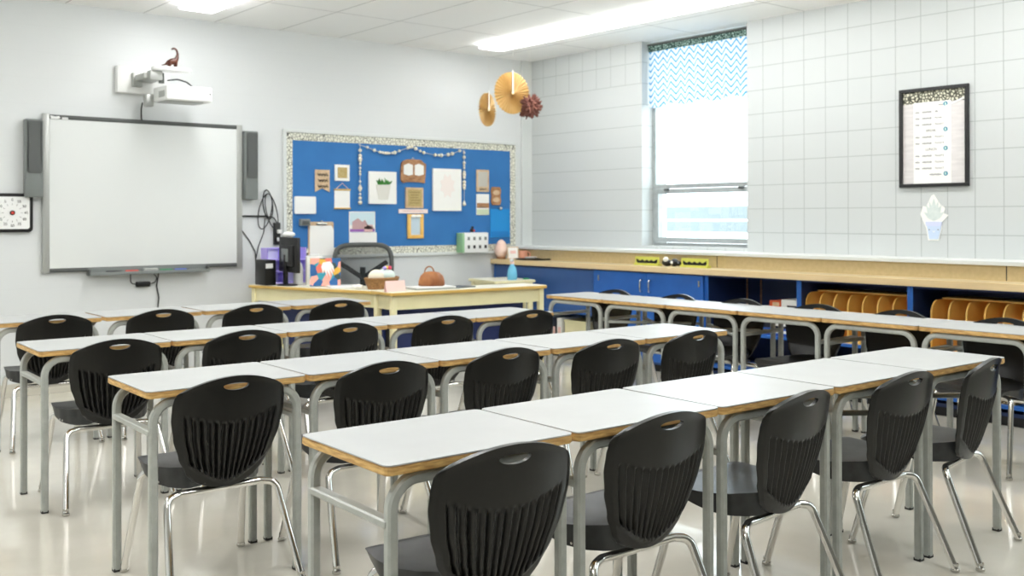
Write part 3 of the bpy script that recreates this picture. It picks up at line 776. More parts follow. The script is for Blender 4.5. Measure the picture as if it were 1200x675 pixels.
MB().prism([(-.066, .06), (-.05, .095), (.05, .095), (.066, .06), (.058, 0), (.066, -.06), (.05, -.095), (-.05, -.095), (-.066, -.06), (-.058, 0)], .014, wf(0, 0, 0)).build('plaque', m_wood, bt, 0)
for z in (.035, -.04): MB().prism([(.045 * math.cos(2 * PI * k / 18), .026 * math.sin(2 * PI * k / 18)) for k in range(18)], .003, wf(0, -.014, z)).build('oval', m_kraft, bt, 0)
bf = empty('blue_folder', (-.44, YW, 1.302), 0, 'bright sky blue plastic folder clipped near the lower corner of the bulletin board', 'folder')
MB().bx(-.13, .13, -.008, 0, -.15, .148, bev=.002).build('cover', m_sky, bf, 0); MB().bx(-.125, .11, -.0105, -.008, -.14, -.085).build('pocket', M('deep_sky', (24, 128, 206), .3), bf, 0)
MB().box((-.01, -.02, .155), (.035, .03, .03), bev=.006).sphere((-.01, -.035, .16), .014).build('clip', m_glide, bf)
# bead garland
gl = empty('bead_garland', (-1.55, YW, 2.05), 0, 'cream wooden bead garland draped across the top of the bulletin board', 'garland')
pts = [(-2.168, 2.054), (-2.069, 2.033), (-1.993, 2.008), (-1.929, 1.993), (-1.873, 1.986), (-1.826, 1.986), (-1.761, 1.995), (-1.709, 2.013), (-1.611, 2.046), (-1.562, 2.059), (-1.517, 2.043), (-1.463, 2.022), (-1.419, 2.008), (-1.281, 1.989), (-1.206, 1.989), (-1.121, 1.999), (-1.07, 2.011), (-.978, 2.044), (-.915, 2.05)]
L = lambda x, z: (x + 1.55, -.016, z - 2.05)
MB().tube([L(*p) for p in pts], .0028, 6).build('string', m_string, gl)
MB().tube([L(-2.15, 2.09), L(-2.15, 1.485)], .0028, 6).build('string', m_string, gl); MB().tube([L(-.92, 2.05), L(-.92, 1.48)], .0028, 6).build('string', m_string, gl)
b0 = MB().sphere((0, 0, 0), .0165, n=12).build('bead', m_bead, gl)
spots = [(p, .8 + .4 * random.random()) for p in pts[1:-1]] + [((-1.90, 1.989), .8), ((-1.85, 1.986), .9), ((-1.79, 1.99), .75), ((-1.59, 2.053), .9), ((-1.24, 1.989), .8)]
spots += [((-2.15, z), random.choice((.7, 1., 1.2))) for z in (2.0, 1.951, 1.92, 1.903, 1.875, 1.834, 1.80, 1.774, 1.705, 1.662, 1.64, 1.619, 1.585, 1.548, 1.505)]
spots += [((-.92, z), random.choice((.7, 1., 1.2))) for z in (2.027, 1.98, 1.922, 1.895, 1.871, 1.825, 1.80, 1.771, 1.725, 1.69, 1.662, 1.522, 1.50)]
for k, ((x, z), s_) in enumerate(spots):
    o = b0 if k == 0 else b0.copy()
    if k: COL.objects.link(o); o.parent = gl
    o.location = L(x, z); o.scale = (s_, s_, s_)
# white pouch board with eight holes
pb = empty('pouch_holder', (-.84, YW, 1.105), 0, 'white box with two rows of small dark windows on the bulletin board bottom edge', 'box')
MB().box((0, -.055, 0), (.335, .10, .205), bev=.012).build('case', m_white, pb)
MB().box((-.160, -.058, 0), (.03, .104, .20), bev=.006).build('end_panel', M('pale_green', (150, 196, 150), .5), pb)
for r_ in range(2):
    for c_ in range(4):
        MB().box((-.09 + c_ * .072, -.106, .042 - r_ * .085), (.028, .004, .034), bev=.001).build('slot', (m_dgrey if (r_ + c_) % 2 else m_blk) if r_ else m_grey, pb, 0)
bug = empty('small_figurine', (-.855, -.07, 1.2085), 0, 'tiny dark figurine with a red spot on top of the white box', 'figurine')
MB().sphere((0, 0, .022), .022, (1, .8, 1)).sphere((.008, 0, .05), .015).build('figurine_body', m_blk, bug); MB().sphere((.02, -.01, .018), .012).build('red_spot', m_red, bug)

# cables and power strip beside the whiteboard
tag(MB().bx(-3.33, -3.09, -.018, 0, 1.370, 1.384, bev=.002).build('cable_raceway', m_blk), 'black cable strip running from the whiteboard frame to the coiled cables', 'cable')
cl = empty('coiled_cable', (-3.09, -.012, 1.36), 0, 'black cable coiled in tall loops on the wall beside the whiteboard', 'cable')
def loop(cx, cz, rx, rz, tilt, y):
    return [(cx + rx * math.cos(a) * math.cos(tilt) - rz * math.sin(a) * math.sin(tilt), y, cz + rx * math.cos(a) * math.sin(tilt) + rz * math.sin(a) * math.cos(tilt)) for a in [2 * PI * k / 40 for k in range(40)]]
for cx, cz, rx, rz, tl, y in ((.0, .12, .045, .13, .12, -.006), (-.03, .06, .06, .16, -.22, -.012), (.03, .06, .05, .16, .25, -.018)):
    MB().tube(loop(cx, cz, rx, rz, tl, y), .0048, 8, True).build('loop', m_blk, cl)
MB().tube(fillet([(-.03, -.01, 0), (-.04, -.004, -.13), (-.09, -.004, -.25), (-.115, -.004, -.36)], .08), .0048, 8).build('tail', m_blk, cl)
MB().tube(fillet([(.0, -.01, .01), (.05, -.01, .01), (.085, -.01, -.04), (.085, -.01, -.12)], .04), .006, 8).build('lead', m_blk, cl)
tag(MB().tube(fillet([(-3.333, -.01, 1.254), (-3.26, -.006, 1.16), (-3.205, -.006, 1.06), (-3.195, -.006, .80)], .08), .005, 8).build('slanting_cable', m_blk), 'black cable slanting down the wall from the whiteboard frame to the cream desk', 'cable')
ps = empty('power_strip', (-3.005, -.002, 1.22), 0, 'black power strip with white plugs on the wall by the bulletin board', 'power strip')
MB().bx(-.03, .03, -.035, 0, -.10, .10, bev=.006).build('strip_body', m_blk, ps)
for z in (.02, -.05): MB().box((.012, -.05, z), (.04, .04, .035), bev=.006).build('plug', m_white, ps)

# ------------------------------------------------------------------ hanging paper decorations
def fan(x, y, z, r, yaw, label):
    t = empty('paper_fan', (x, y, z), yaw, label, 'paper decoration', 'hanging paper decorations')
    bm = bmesh.new(); n = 72; c0 = bm.verts.new((0, .0, 0)); 
    ring = []
    for k in range(n):
        a = 2 * PI * k / n; o = .012 if k % 2 else -.012
        ring.append((bm.verts.new((.01 * math.cos(a), o * .5, .01 * math.sin(a))), bm.verts.new((r * math.cos(a), o, r * math.sin(a)))))
    for k in range(n):
        a, b = ring[k], ring[(k + 1) % n]; bm.faces.new((a[0], a[1], b[1], b[0])); bm.faces.new((c0, a[0], b[0]))
    bmesh.ops.solidify(bm, geom=list(bm.faces), thickness=.0012)
    mb = MB(); mb.bm = bm; mb.build('pleated_disc', m_gold_paper, t, 0)
    MB().cyl((0, -.016, 0), (0, .016, 0), .016).build('centre_dot', m_gold_paper, t)
    MB().bx(-.006, .006, -.019, -.0165, -.005, r + .02).build('ribbon', m_paper, t, 0)
    MB().cyl((0, -.0175, r + .01), (0, -.0175, H - z), .0005, n=6).build('thread', m_string, t, 0)
fan(-1.00, -.90, 2.548, .200, R(-5), 'larger gold pleated paper fan hanging from the ceiling by a white ribbon')
fan(-1.40, -1.03, 2.352, .153, R(22), 'smaller gold pleated paper fan turned edgewise, lower than the big fan')
pm = empty('paper_pompom', (-.80, -.93, 2.432), 0, 'brown spiky tissue pompom hanging beside the big gold fan', 'paper decoration', 'hanging paper decorations')
pb_ = MB(); pb_.sphere((0, 0, 0), .082, n=20)
rnd = random.Random(3)
for k in range(130):
    v = Vector((rnd.gauss(0, 1), rnd.gauss(0, 1), rnd.gauss(0, 1))).normalized()
    pb_.cyl(v * .06, v * rnd.uniform(.11, .136), .022, .004, n=6)
pb_.build('tissue_ball', m_brownpom, pm, 0)
MB().cyl((0, 0, .08), (0, 0, H - 2.432), .0005, n=6).build('thread', m_string, pm, 0)

# ------------------------------------------------------------------ window wall: framed schedule and sticker
po = empty('framed_schedule', (0, -4.58, 1.946), 0, 'black-framed daily schedule poster on the white block wall', 'poster')
PWd, PH = .532, .735
fb = .026
for a in ((-PWd / 2, PWd / 2, PH / 2 - fb, PH / 2), (-PWd / 2, PWd / 2, -PH / 2, -PH / 2 + fb), (-PWd / 2, -PWd / 2 + fb, -PH / 2 + fb, PH / 2 - fb), (PWd / 2 - fb, PWd / 2, -PH / 2 + fb, PH / 2 - fb)):
    MB().bx(-.028, 0, a[0], a[1], a[2], a[3], bev=.003).build('frame_bar', m_blk, po, 0)
MB().bx(-.010, 0, -PWd / 2 + fb, PWd / 2 - fb, -PH / 2 + fb, PH / 2 - fb).build('plank_print', m_plank, po, 0)
MB().bx(-.0115, -.010, -PWd / 2 + fb, PWd / 2 - fb, PH / 2 - fb - .088, PH / 2 - fb).build('spotted_border', m_leo_dark, po, 0)
MB().bx(-.0125, -.010, -.135, .155, -PH / 2 + fb, PH / 2 - fb - .08).build('list_sheet', m_paper, po, 0)
MB().box((-.0135, -.165, .245), (.002, .20, .014), rot=Matrix.Rotation(R(-20), 3, 'X')).build('tape', m_white, po, 0)
m_inkl = M('ink_pale', (158, 158, 156), .7)
rows_s = ['top', '', 'Period 1', 'Period 2', 'BREAK', 'Period 3', 'Period 4', 'LUNCH', 'Period 5', 'Period 6', 'Period 7', 'end']
z = PH / 2 - fb - .108
def dashes(parent, x0, x1, z, h):            # printing too small to read: a broken grey line (x runs to the reader's right)
    b = MB(); n = max(3, int((x1 - x0) / .012))
    b.bx(-.0132, -.0125, -x1, -x0, z - h * .2, z + h * .2)
    for k in range(n):
        a = x0 + (x1 - x0) * (k + .2) / n; b.bx(-.0134, -.0125, -a - .006, -a, z - h * (.5 if k % 3 else .35), z + h * (.5 if k % 2 else .3))
    b.build('print_line', m_inkl, parent, 0)
for k, s_ in enumerate(rows_s):
    if s_.isupper(): text('schedule_word', s_, .026, m_ink, po, (-.013, .018, z), ROT_R)
    elif s_ == 'end': dashes(po, -.03, .06, z, .016)
    elif s_ == 'top': dashes(po, .04, .075, z, .014)
    else:
        dashes(po, -.142, -.108, z, .015); dashes(po, -.088, -.014, z, .016)
        if s_: text('schedule_word', s_, .0195, m_ink, po, (-.013, -.045, z), ROT_R)
        else: dashes(po, .012, .035, z, .015)
    if s_.isupper() or s_ in ('top', 'end'):
        ic = MB().cyl((-.0125, -.093, z + .004), (-.0145, -.093, z + .004), .0165, n=18).build('round_icon', m_teal, po, 0)
        MB().prism([(.006 * math.cos(2 * PI * q / 12), .011 * math.sin(2 * PI * q / 12)) for q in range(12)], .001, wr(-.0143, -.093, z + .004)).build('icon_mark', M('pale_mint', (196, 226, 214), .6), ic, 0)
    z -= .0463
sk = empty('plant_sticker', (-.002, -4.578, 1.349), 0, 'paper cut-out of a pale succulent in a smiling light blue pot on the wall', 'sticker')
out = MB(); body_ = [(-.105, .03), (-.085, .09), (-.06, .085), (-.02, .165), (.0, .175), (.05, .10), (.085, .075), (.075, .035), (.112, .022), (.06, -.03), (.062, -.075), (.035, -.165), (-.045, -.165), (-.06, -.075), (-.085, -.02)]
out.prism([(a, b) for a, b in body_], .003, wr(-.001, 0, 0)); out.build('backing', m_paper, sk, 0)
lv = MB()
for a, l, w in ((90, .165, .026), (62, .13, .022), (118, .13, .022), (38, .10, .018), (142, .10, .018), (76, .15, .016), (104, .15, .016)):
    d = Vector((math.cos(R(a)), math.sin(R(a)))); n = Vector((-d.y, d.x)) * w
    p = Vector((0, -.015)); lv.prism([tuple(p - n * .4), tuple(p + d * l * .45 - n), tuple(p + d * l), tuple(p + d * l * .45 + n), tuple(p + n * .4)], .0015 + abs(a - 90) * .00001, wr(-.004, 0, 0))
lv.build('leaves', noise_mat('pale_succulent', (216, 224, 220), (204, 214, 210), 30, .6), sk, 0)
MB().prism([(-.058, -.028), (.058, -.028), (.054, -.075), (.034, -.155), (-.036, -.155), (-.05, -.075)], .003, wr(-.004, 0, 0)).build('pot', M('powder_blue', (196, 212, 234), .6), sk, 0)
MB().prism([(-.064, -.026), (.064, -.026), (.060, -.058), (-.060, -.058)], .004, wr(-.004, 0, 0)).build('pot_rim', M('lavender_blue', (206, 212, 236), .6), sk, 0)
for x in (-.034, .034): MB().cyl((-.0065, x, -.085), (-.008, x, -.085), .0045, n=10).build('eye', m_ink, sk, 0)
MB().prism([(-.014, -.09), (0, -.098), (.014, -.09), (.0, -.106)], .001, wr(-.007, 0, 0)).build('mouth', m_paper, sk, 0)

# ------------------------------------------------------------------ counter and cabinets along the window wall
ct = empty('counter_top', (-.28, 0, .879), 0, 'long tan laminate counter with wood edge coloured as lit along the window wall', 'counter')
MB().bx(-.268, .275, -7.4, -.002, 0, .048).build('laminate_top', m_tan, ct, 0)  # backsplash tan, with the ledge's shade on the top put into the colour
MB().bx(-.281, -.2685, -7.4, -.002, 0, .0485, bev=.002).build('front_edge', m_counter_edge, ct, 0)  # paler than the top: light on the edge is put into its colour
CX0, CX1 = -.515, -.012
def carcass(t, y0, y1, zs=(), back=True, mat=None):
    mat = mat or m_cabd; w = .02
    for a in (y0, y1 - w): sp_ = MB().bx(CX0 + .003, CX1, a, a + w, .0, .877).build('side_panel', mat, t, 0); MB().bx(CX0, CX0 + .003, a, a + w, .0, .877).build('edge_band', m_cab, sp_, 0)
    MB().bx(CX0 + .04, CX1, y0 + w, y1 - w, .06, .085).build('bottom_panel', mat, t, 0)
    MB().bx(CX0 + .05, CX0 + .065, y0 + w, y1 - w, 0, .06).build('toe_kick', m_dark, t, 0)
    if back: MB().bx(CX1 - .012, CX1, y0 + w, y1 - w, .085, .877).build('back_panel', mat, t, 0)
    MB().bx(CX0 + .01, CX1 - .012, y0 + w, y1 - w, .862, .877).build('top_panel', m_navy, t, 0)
    for z in zs: MB().bx(CX0 + .005, CX1 - .012, y0 + w, y1 - w, z - .022, z).build('shelf', m_cab, t, 0)
# corner section: fixed blue panel over an open cubby
t = empty('corner_cabinet', label='navy blue cabinet section with plain front panel in the corner by the bulletin board', cat='cabinet')
carcass(t, -1.53, -.01, (.46,)); MB().bx(CX0 - .001, CX0 + .02, -1.51, -.03, .462, .862).build('front_panel', m_cabd, t, 0)
# two-door cabinet
t = empty('two_door_cabinet', label='bright blue two-door cabinet with chrome pulls under the window', cat='cabinet')
carcass(t, -2.86, -1.53, (.46,))
for y0, y1, hy, hg in ((-2.198, -1.55, -2.15, -1.60), (-2.842, -2.204, -2.255, -2.80)):
    d = MB().bx(CX0 - .021, CX0 - .001, y0, y1, .09, .868, bev=.002).build('door', m_cab, t, 0)
    MB().tube(fillet([(CX0 - .021, hy, .70), (CX0 - .05, hy, .70), (CX0 - .05, hy, .805), (CX0 - .021, hy, .805)], .014), .0065, 10).build('handle', m_chrome, d)
    MB().bx(CX0 - .026, CX0 - .021, hg - .009, hg + .009, .775, .825).build('hinge', m_glide, d, 0)
for k, (y0, y1, lab) in enumerate([(-3.765, -2.862, 'open blue shelf bay of stacked game boxes beside the two-door cabinet'), (-4.672, -3.767, 'blue shelf bay holding the first honey wood divider rack, next to the game boxes'), (-5.58, -4.674, 'blue shelf bay holding the second honey wood divider rack'), (-6.49, -5.582, 'blue shelf bay at the end of the counter, past both divider racks')]):
    t = empty('open_shelf_bay', label=lab, cat='cabinet', group='open shelf bays under the counter')
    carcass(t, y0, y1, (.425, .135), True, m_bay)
    if k == 0:
        for y in (-2.905, -3.05): MB().bx(CX1 - .02, CX1 - .012, y - .006, y + .006, .45, .85).build('shelf_standard', m_wood, t, 0)
def rack(y0, y1, n, label):
    t = empty('divider_rack', (0, 0, .4255), 0, label, 'rack', 'honey wood divider racks')
    zt = .37; x0, x1 = -.48, -.05
    MB().bx(x0 + .0, x1, y0, y1, 0, .018).build('base', m_yellow, t, 0)
    MB().bx(x1 - .012, x1, y0, y1, .018, zt).build('back_panel', m_yellow, t, 0)
    MB().bx(x0 + .17, x1 - .012, y0, y1, zt - .012, zt).build('top_panel', m_yellow, t, 0)
    # rounded front upper corner
    prof = [(x1 - .012, .018), (x1 - .012, zt - .012), (x0 + .10, zt - .012)]
    for k in range(8):
        a = PI / 2 + PI / 2 * k / 7; prof.append((x0 + .09 + .085 * math.cos(a), zt - .012 - .095 + .095 * math.sin(a)))
    prof.append((x0 + .005, .018))
    for k in range(n):
        y = y0 + .006 + (y1 - y0 - .012) * k / (n - 1)
        MB().prism(prof, .011, Matrix.Translation((0, y + .0055, 0)) @ Matrix.Rotation(PI / 2, 4, 'X')).build('divider', m_yellow, t, 0)
rack(-4.645, -3.795, 8, 'honey-coloured wooden divider rack in the bay next to the game boxes')
rack(-5.552, -4.80, 7, 'honey-coloured wooden divider rack in the second divider bay along the counter')
# game boxes in the open bay
def boxobj(name, c, d, mat, label, cat, group=None, rz=0, extra=None):
    t = empty(name, (c[0], c[1], c[2]), rz, label, cat, group)
    MB().box((0, 0, d[2] / 2), d, bev=.003).build('carton', mat, t, 0)
    if extra:
        for e in extra(t, d): pass
    return t
def spine(mat, y0, y1, z0, z1):
    def f(t, d):
        MB().bx(-d[0] / 2 - .0015, -d[0] / 2, y0, y1, z0, z1).build('spine_label', mat, t, 0); return ()
    return f
m_boxblue = M('box_blue', (40, 90, 180), .5); m_boxnavy = M('box_navy', (24, 28, 44), .5); m_orange = M('box_orange', (206, 88, 44), .5)
GB = 'game boxes on the open blue shelf'
z = .4255
boxobj('game_box', (-.30, -3.50, z), (.30, .40, .055), m_boxblue, 'blue game box with white band at the bottom of the shelf stack', 'box', GB, 0, spine(m_paper, -.16, .10, .018, .04)); z += .0555
boxobj('game_box', (-.30, -3.49, z), (.29, .38, .06), m_boxnavy, 'black game box with white lettering, second up in the shelf stack', 'box', GB, R(2), spine(m_paper, -.15, .02, .02, .042)); z += .0605
boxobj('game_box', (-.30, -3.51, z), (.30, .39, .05), m_boxblue, 'blue and white game box in the middle of the shelf stack', 'box', GB, R(-2), spine(m_paper, -.06, .16, .012, .036)); z += .0505
boxobj('game_box', (-.30, -3.50, z), (.28, .36, .055), m_boxnavy, 'black game box with a white spine below the orange box', 'box', GB, 0, spine(m_paper, .02, .14, .01, .04)); z += .0555
boxobj('game_box', (-.31, -3.49, z), (.28, .10, .05), m_orange, 'orange game box on top of the shelf stack', 'box', GB, R(3), spine(m_kraft, -.04, .02, .01, .04))
boxobj('white_carton', (-.30, -3.645, z), (.28, .19, .062), m_paper, 'flat white carton with dark dots beside the orange game box', 'box', GB, 0, spine(m_inkd, -.07, .04, .006, .02))
boxobj('game_box', (-.30, -3.05, .4255), (.3, .3, .07), m_boxblue, 'blue game box lying alone at the cabinet end of the open shelf', 'box', GB, R(4), spine(m_paper, -.1, .1, .025, .05))
# print-covered baskets on the bottom shelves
for k, (y, lab) in enumerate([(-4.25, 'below the first divider rack, toward the game boxes'), (-4.50, 'below the first divider rack, toward the second rack'), (-4.93, 'below the second divider rack, beside the first rack'), (-5.26, 'below the second divider rack, at its far end')]):
    t = empty('print_basket', (-.30, y, .1355), 0, 'tan leopard-print basket ' + lab, 'basket', 'leopard-print baskets on the bottom shelf')
    b = MB(); w, d, h, th = .22, .34, .19, .008
    b.bx(-d / 2, d / 2, -w / 2, w / 2, 0, th); b.bx(-d / 2, -d / 2 + th, -w / 2, w / 2, th, h); b.bx(d / 2 - th, d / 2, -w / 2, w / 2, th, h)
    b.bx(-d / 2 + th, d / 2 - th, -w / 2, -w / 2 + th, th, h); b.bx(-d / 2 + th, d / 2 - th, w / 2 - th, w / 2, th, h)
    b.build('basket_body', m_basket, t, 0)
    MB().sweep([(-d / 2, -w / 2, h), (d / 2, -w / 2, h), (d / 2, w / 2, h), (-d / 2, w / 2, h)], sq(.014, .02), closed=True).build('rim', m_kraft, t, 0)
# things in the corner cubby
for k, (y, m) in enumerate([(-.80, m_paper), (-.90, m_boxnavy), (-.98, m_paper)]):
    t = empty('binder', (-.33, y, .0855), 0, ['white binder at the wall end of the corner cubby', 'navy binder between two white binders in the corner cubby', 'white binder next to the cream bin in the corner cubby'][k], 'binder', 'binders in the corner cubby')
    MB().bx(-.14, .14, -.035, .035, 0, .29, bev=.004).build('cover', m, t, 0); MB().bx(-.142, -.14, -.02, .02, .08, .2).build('spine_label', m_pink if k else m_boxnavy, t, 0)
t = empty('storage_bin', (-.32, -1.22, .0855), 0, 'cream plastic bin under the blue panel of the corner cabinet', 'bin')
b = MB(); b.bx(-.15, .15, -.16, .16, 0, .01)
for a in ((-.15, -.14, -.16, .16), (.14, .15, -.16, .16), (-.14, .14, -.16, -.15), (-.14, .14, .15, .16)): b.bx(*a, .01, .27)
b.build('bin_body', m_cream, t, 0); MB().sweep([(-.15, -.16, .27), (.15, -.16, .27), (.15, .16, .27), (-.15, .16, .27)], sq(.02), closed=True).build('rim', m_cream, t, 0)

# things on the counter
CZ = .9277
eg = empty('salt_lamp', (-.485, -.09, CZ), 0, 'pale pink egg-shaped salt lamp at the corner end of the counter', 'lamp')
MB().lathe([(.045, 0), (.05, .01), (.048, .02)], n=24).build('base', m_wood, eg)
el_ = MB().lathe([(.04, .02), (.062, .05), (.068, .09), (.058, .14), (.038, .18), (.015, .20), (.002, .203)], n=18)
for v in el_.bm.verts: v.co += Vector((random.uniform(-1, 1), random.uniform(-1, 1), random.uniform(-.5, .5))) * .0025
el_.build('salt_rock', noise_mat('pink_salt', (250, 222, 208), (244, 208, 192), 14, .5, bump=.2), eg, 60)
fm = empty('small_photo_frame', (-.45, -.24, CZ), R(-28), 'small white and pink framed sign beside the salt lamp on the counter', 'photo frame')
rt = Matrix.Rotation(R(-8), 3, 'X')
MB().box((0, 0, .066), (.118, .012, .13), rot=rt, bev=.003).build('frame', m_kraft, fm)
MB().box((0, -.007, .066), (.10, .004, .112), rot=rt).build('print_sheet', m_paper, fm, 0)
MB().box((0, -.0105, .075), (.06, .003, .03), rot=rt).build('pink_print', m_pink, fm, 0)
mg = empty('mug', (-.36, -.30, CZ), R(-50), 'peach ceramic mug on the counter between the small frame and the plate', 'mug')
MB().lathe([(.036, 0), (.042, .004), (.045, .04), (.045, .088), (.041, .088), (.04, .01), (.001, .008)], n=28).build('cup', m_peach, mg)
MB().tube([(.043 + .03 * math.sin(a), 0, .046 + .028 * math.cos(a)) for a in [PI * k / 12 for k in range(13)]], .006, 10).build('handle', m_peach, mg)
pt = empty('black_tray', (-.42, -.52, CZ), R(-75), 'thin black tray on the counter beside the peach mug', 'tray')
MB().lathe([(.15, 0), (.19, .006), (.20, .016), (.192, .016), (.15, .006), (.001, .005)], n=40, sc=(1, .7)).build('dish', m_blk, pt)
ds = empty('white_dish', (-.42, -.49, CZ + .0065), 0, 'small white dish sitting in the black tray', 'dish')
MB().lathe([(.03, 0), (.055, .012), (.065, .024), (.06, .024), (.04, .008), (.001, .006)], n=28).build('bowl', m_paper, ds)
def hedge(y0, y1, label):
    t = empty('zigzag_trim_roll', (-.41, (y0 + y1) / 2, CZ), 0, label, 'classroom decoration', 'yellow zigzag trims on the counter')
    L_ = y1 - y0; n = 9
    MB().bx(-.02, .03, -L_ / 2, L_ / 2, 0, .02).build('base', M('lime', (206, 208, 92), .6), t, 0)
    MB().prism([(-L_ / 2, 0), (L_ / 2, 0), (L_ / 2, .078), (-L_ / 2, .078)], .004, wr(.0, 0, 0)).build('lime_strip', M('lime', (206, 208, 92), .6), t, 0)
    zz = [(-L_ / 2 + .02, .058)] + [(-L_ / 2 + .02 + (L_ - .04) * (k + .5) / n, .058 - (.02 if k % 2 else .006)) for k in range(n)] + [(L_ / 2 - .02, .058)]
    low = [(x, z_ - .026 - .008 * (i % 2)) for i, (x, z_) in enumerate(zz)]
    MB().prism(zz + low[::-1], .003, wr(-.0045, 0, 0)).build('black_zigzag', m_blk, t, 0)
hedge(-2.24, -1.95, 'lime strip with black zigzag on the counter, window-corner side of the black pouch')
hedge(-2.80, -2.50, 'lime strip with black zigzag on the counter, past the black pouch')
pc = empty('black_pouch', (-.41, -2.37, CZ), 0, 'crumpled black pouch with a white tissue between the two lime strips', 'pouch')
b = MB(); b.sphere((0, .04, .032), .032, (1, 1.7, 1)).sphere((0, -.05, .036), .036, (1, 1.2, .95)).sphere((0, -.09, .03), .026, (1, 1.2, .9)); b.build('pouch_body', m_blk, pc)
MB().sphere((-.02, .035, .06), .022, (1, 1.2, 1)).build('tissue', m_paper, pc); MB().sphere((-.028, -.045, .036), .015).build('clasp', m_paper, pc)

# ------------------------------------------------------------------ teacher's corner
def teacher_desk(ax, ay, bx_, by_, depth, h, label, edge=None):
    d = Vector((bx_ - ax, by_ - ay)); Ln = d.length; rz = math.atan2(d.y, d.x)
    t = empty('teacher_desk', (ax, ay, 0), rz, label, 'desk', 'cream teacher desks')
    tp = MB().prism([(p[0] + Ln / 2, p[1] + depth / 2) for p in rrect(Ln, depth, .02)], .022, Matrix.Translation((0, 0, h - .026)), bev=.003).build('tabletop', edge or m_gold, t)
    MB().prism([(p[0] + Ln / 2, p[1] + depth / 2) for p in rrect(Ln - .008, depth - .008, .018)], .004, Matrix.Translation((0, 0, h - .004))).build('laminate', m_cream_top, tp, 0)
    i = .045
    for y in (i, depth - i): MB().bx(i, Ln - i, y - .01, y + .01, h - .135, h - .026).build('apron', m_cream, t, 0)
    for x in (i, Ln - i): MB().bx(x - .01, x + .01, i, depth - i, h - .135, h - .026).build('apron', m_cream, t, 0)
    for x in (i, Ln - i):
        for y in (i, depth - i): MB().bx(x - .022, x + .022, y - .022, y + .022, 0, h - .026, bev=.004).build('leg', m_cream, t)
    MB().bx(i + .022, Ln - i - .022, depth - i - .03, depth - i - .018, .25, h - .135).build('modesty_panel', m_navy, t, 0)
    return t
TH = .790
teacher_desk(-3.377, -.217, -2.946, -1.6256, .42, TH, 'cream teacher desk holding the computer, below the coiled cables')
teacher_desk(-3.042, -1.959, -1.576, -2.065, .335, .800, 'cream teacher desk in front of the brown bag, nearest the student rows'.replace(', nearest the student rows', ' and the student rows'))
teacher_desk(-1.11, -.78, -.655, -.85, .56, .752, 'short cream desk carrying the spray bottle, by the corner of the blue counter', m_cream)
u = Vector((.2924, -.9563)); nrm = Vector((.9563, .2924)); A0 = Vector((-3.377, -.217))
def on(a, b): p = A0 + u * a + nrm * b; return (p.x, p.y, TH + .0005)
# computer
pcx = empty('computer_tower', (-3.278, -.345, TH + .0005), 0, 'small black computer tower at the wall end of the cream desk', 'computer')
MB().bx(-.05, .05, -.11, .085, 0, .215, bev=.006).build('case', m_blk, pcx); MB().bx(-.045, .02, -.114, -.1095, .145, .185).build('front_plate', m_white, pcx, 0)
so = empty('desk_sorter', (-3.03, -.205, TH + .0005), 0, 'lilac plastic desk sorter standing behind the monitor', 'organizer')
for x_ in (-.19, -.03, .178): MB().bx(x_, x_ + .012, -.06, .06, 0, .31, bev=.003).build('upright', m_purple, so, 0)
for z_ in (.0, .10, .20, .30): MB().bx(-.178, .178, -.06 if z_ < .28 else .03, .06, z_, z_ + .009).build('shelf', m_purple, so, 0)
MB().bx(-.178, .178, .052, .06, .009, .30).build('back_panel', M('frosted', (222, 222, 240), .5), so, 0)
mo = empty('monitor', (-3.165, -.535, TH + .0005), R(83), 'black computer monitor seen edge-on from behind on the cream desk', 'monitor')
MB().lathe([(.11, 0), (.11, .008), (.03, .014)], n=28, sc=(1, .75)).build('base', m_blk, mo)
MB().bx(-.025, .025, .0, .03, .01, .26, bev=.004).build('stand', m_blk, mo)
MB().bx(-.22, .22, -.035, -.005, .11, .405, bev=.006).bx(-.15, .15, -.006, .02, .16, .34, bev=.01).build('screen_case', m_dark, mo)
MB().bx(-.21, .21, -.037, -.035, .125, .392).build('screen', m_blk, mo, 0)
MB().bx(-.08, .08, .02, .026, .2, .31, bev=.004).build('rear_panel', m_grey, mo)
tag(MB().sphere((-3.15, -.535, TH + .43), .045, (1.3, 1, .55), 14).build('white_mouse', m_white), 'white rounded gadget sitting on top of the black monitor', 'gadget')
wbt = empty('white_spray_bottle', (-3.045, -.50, TH + .0005), R(20), 'white spray bottle with pale blue collar in front of the lilac sorter', 'bottle')
MB().lathe([(.04, 0), (.042, .01), (.042, .14), (.03, .18), (.016, .20), (.016, .215)], n=24).build('bottle_body', m_white, wbt)
MB().lathe([(.018, .215), (.018, .232)], n=16).build('collar', m_sky, wbt); MB().box((-.012, 0, .248), (.06, .022, .03), bev=.006).build('spray_head', m_white, wbt)
bx = empty('white_file_box', (-2.945, -.60, TH + .0005), R(-20), 'white paper box standing behind the colourful picture book', 'box')
MB().bx(-.07, .07, -.04, .04, 0, .24, bev=.004).build('carton', m_paper, bx); MB().bx(-.04, .04, -.025, .025, .24, .265, bev=.01).build('lid', m_white, bx)
bk_ = empty('picture_book', (-2.985, -.865, TH + .0005), R(-32), 'colourful picture book propped open facing the room on the cream desk', 'book')
rt = Matrix.Rotation(R(-14), 3, 'X')
MB().box((0, .0, .118), (.25, .016, .235), rot=rt, bev=.002).build('cover', m_art, bk_, 0)
MB().box((0, .010, .118), (.24, .006, .225), rot=rt).build('pages', m_paper, bk_, 0)
hand = MB(); hp = [(-.04, -.05), (-.052, .0), (-.04, .05), (-.03, .0), (-.022, .075), (-.01, .012), (.002, .08), (.012, .012), (.026, .07), (.03, 0), (.05, .03), (.045, -.03), (.02, -.06)]
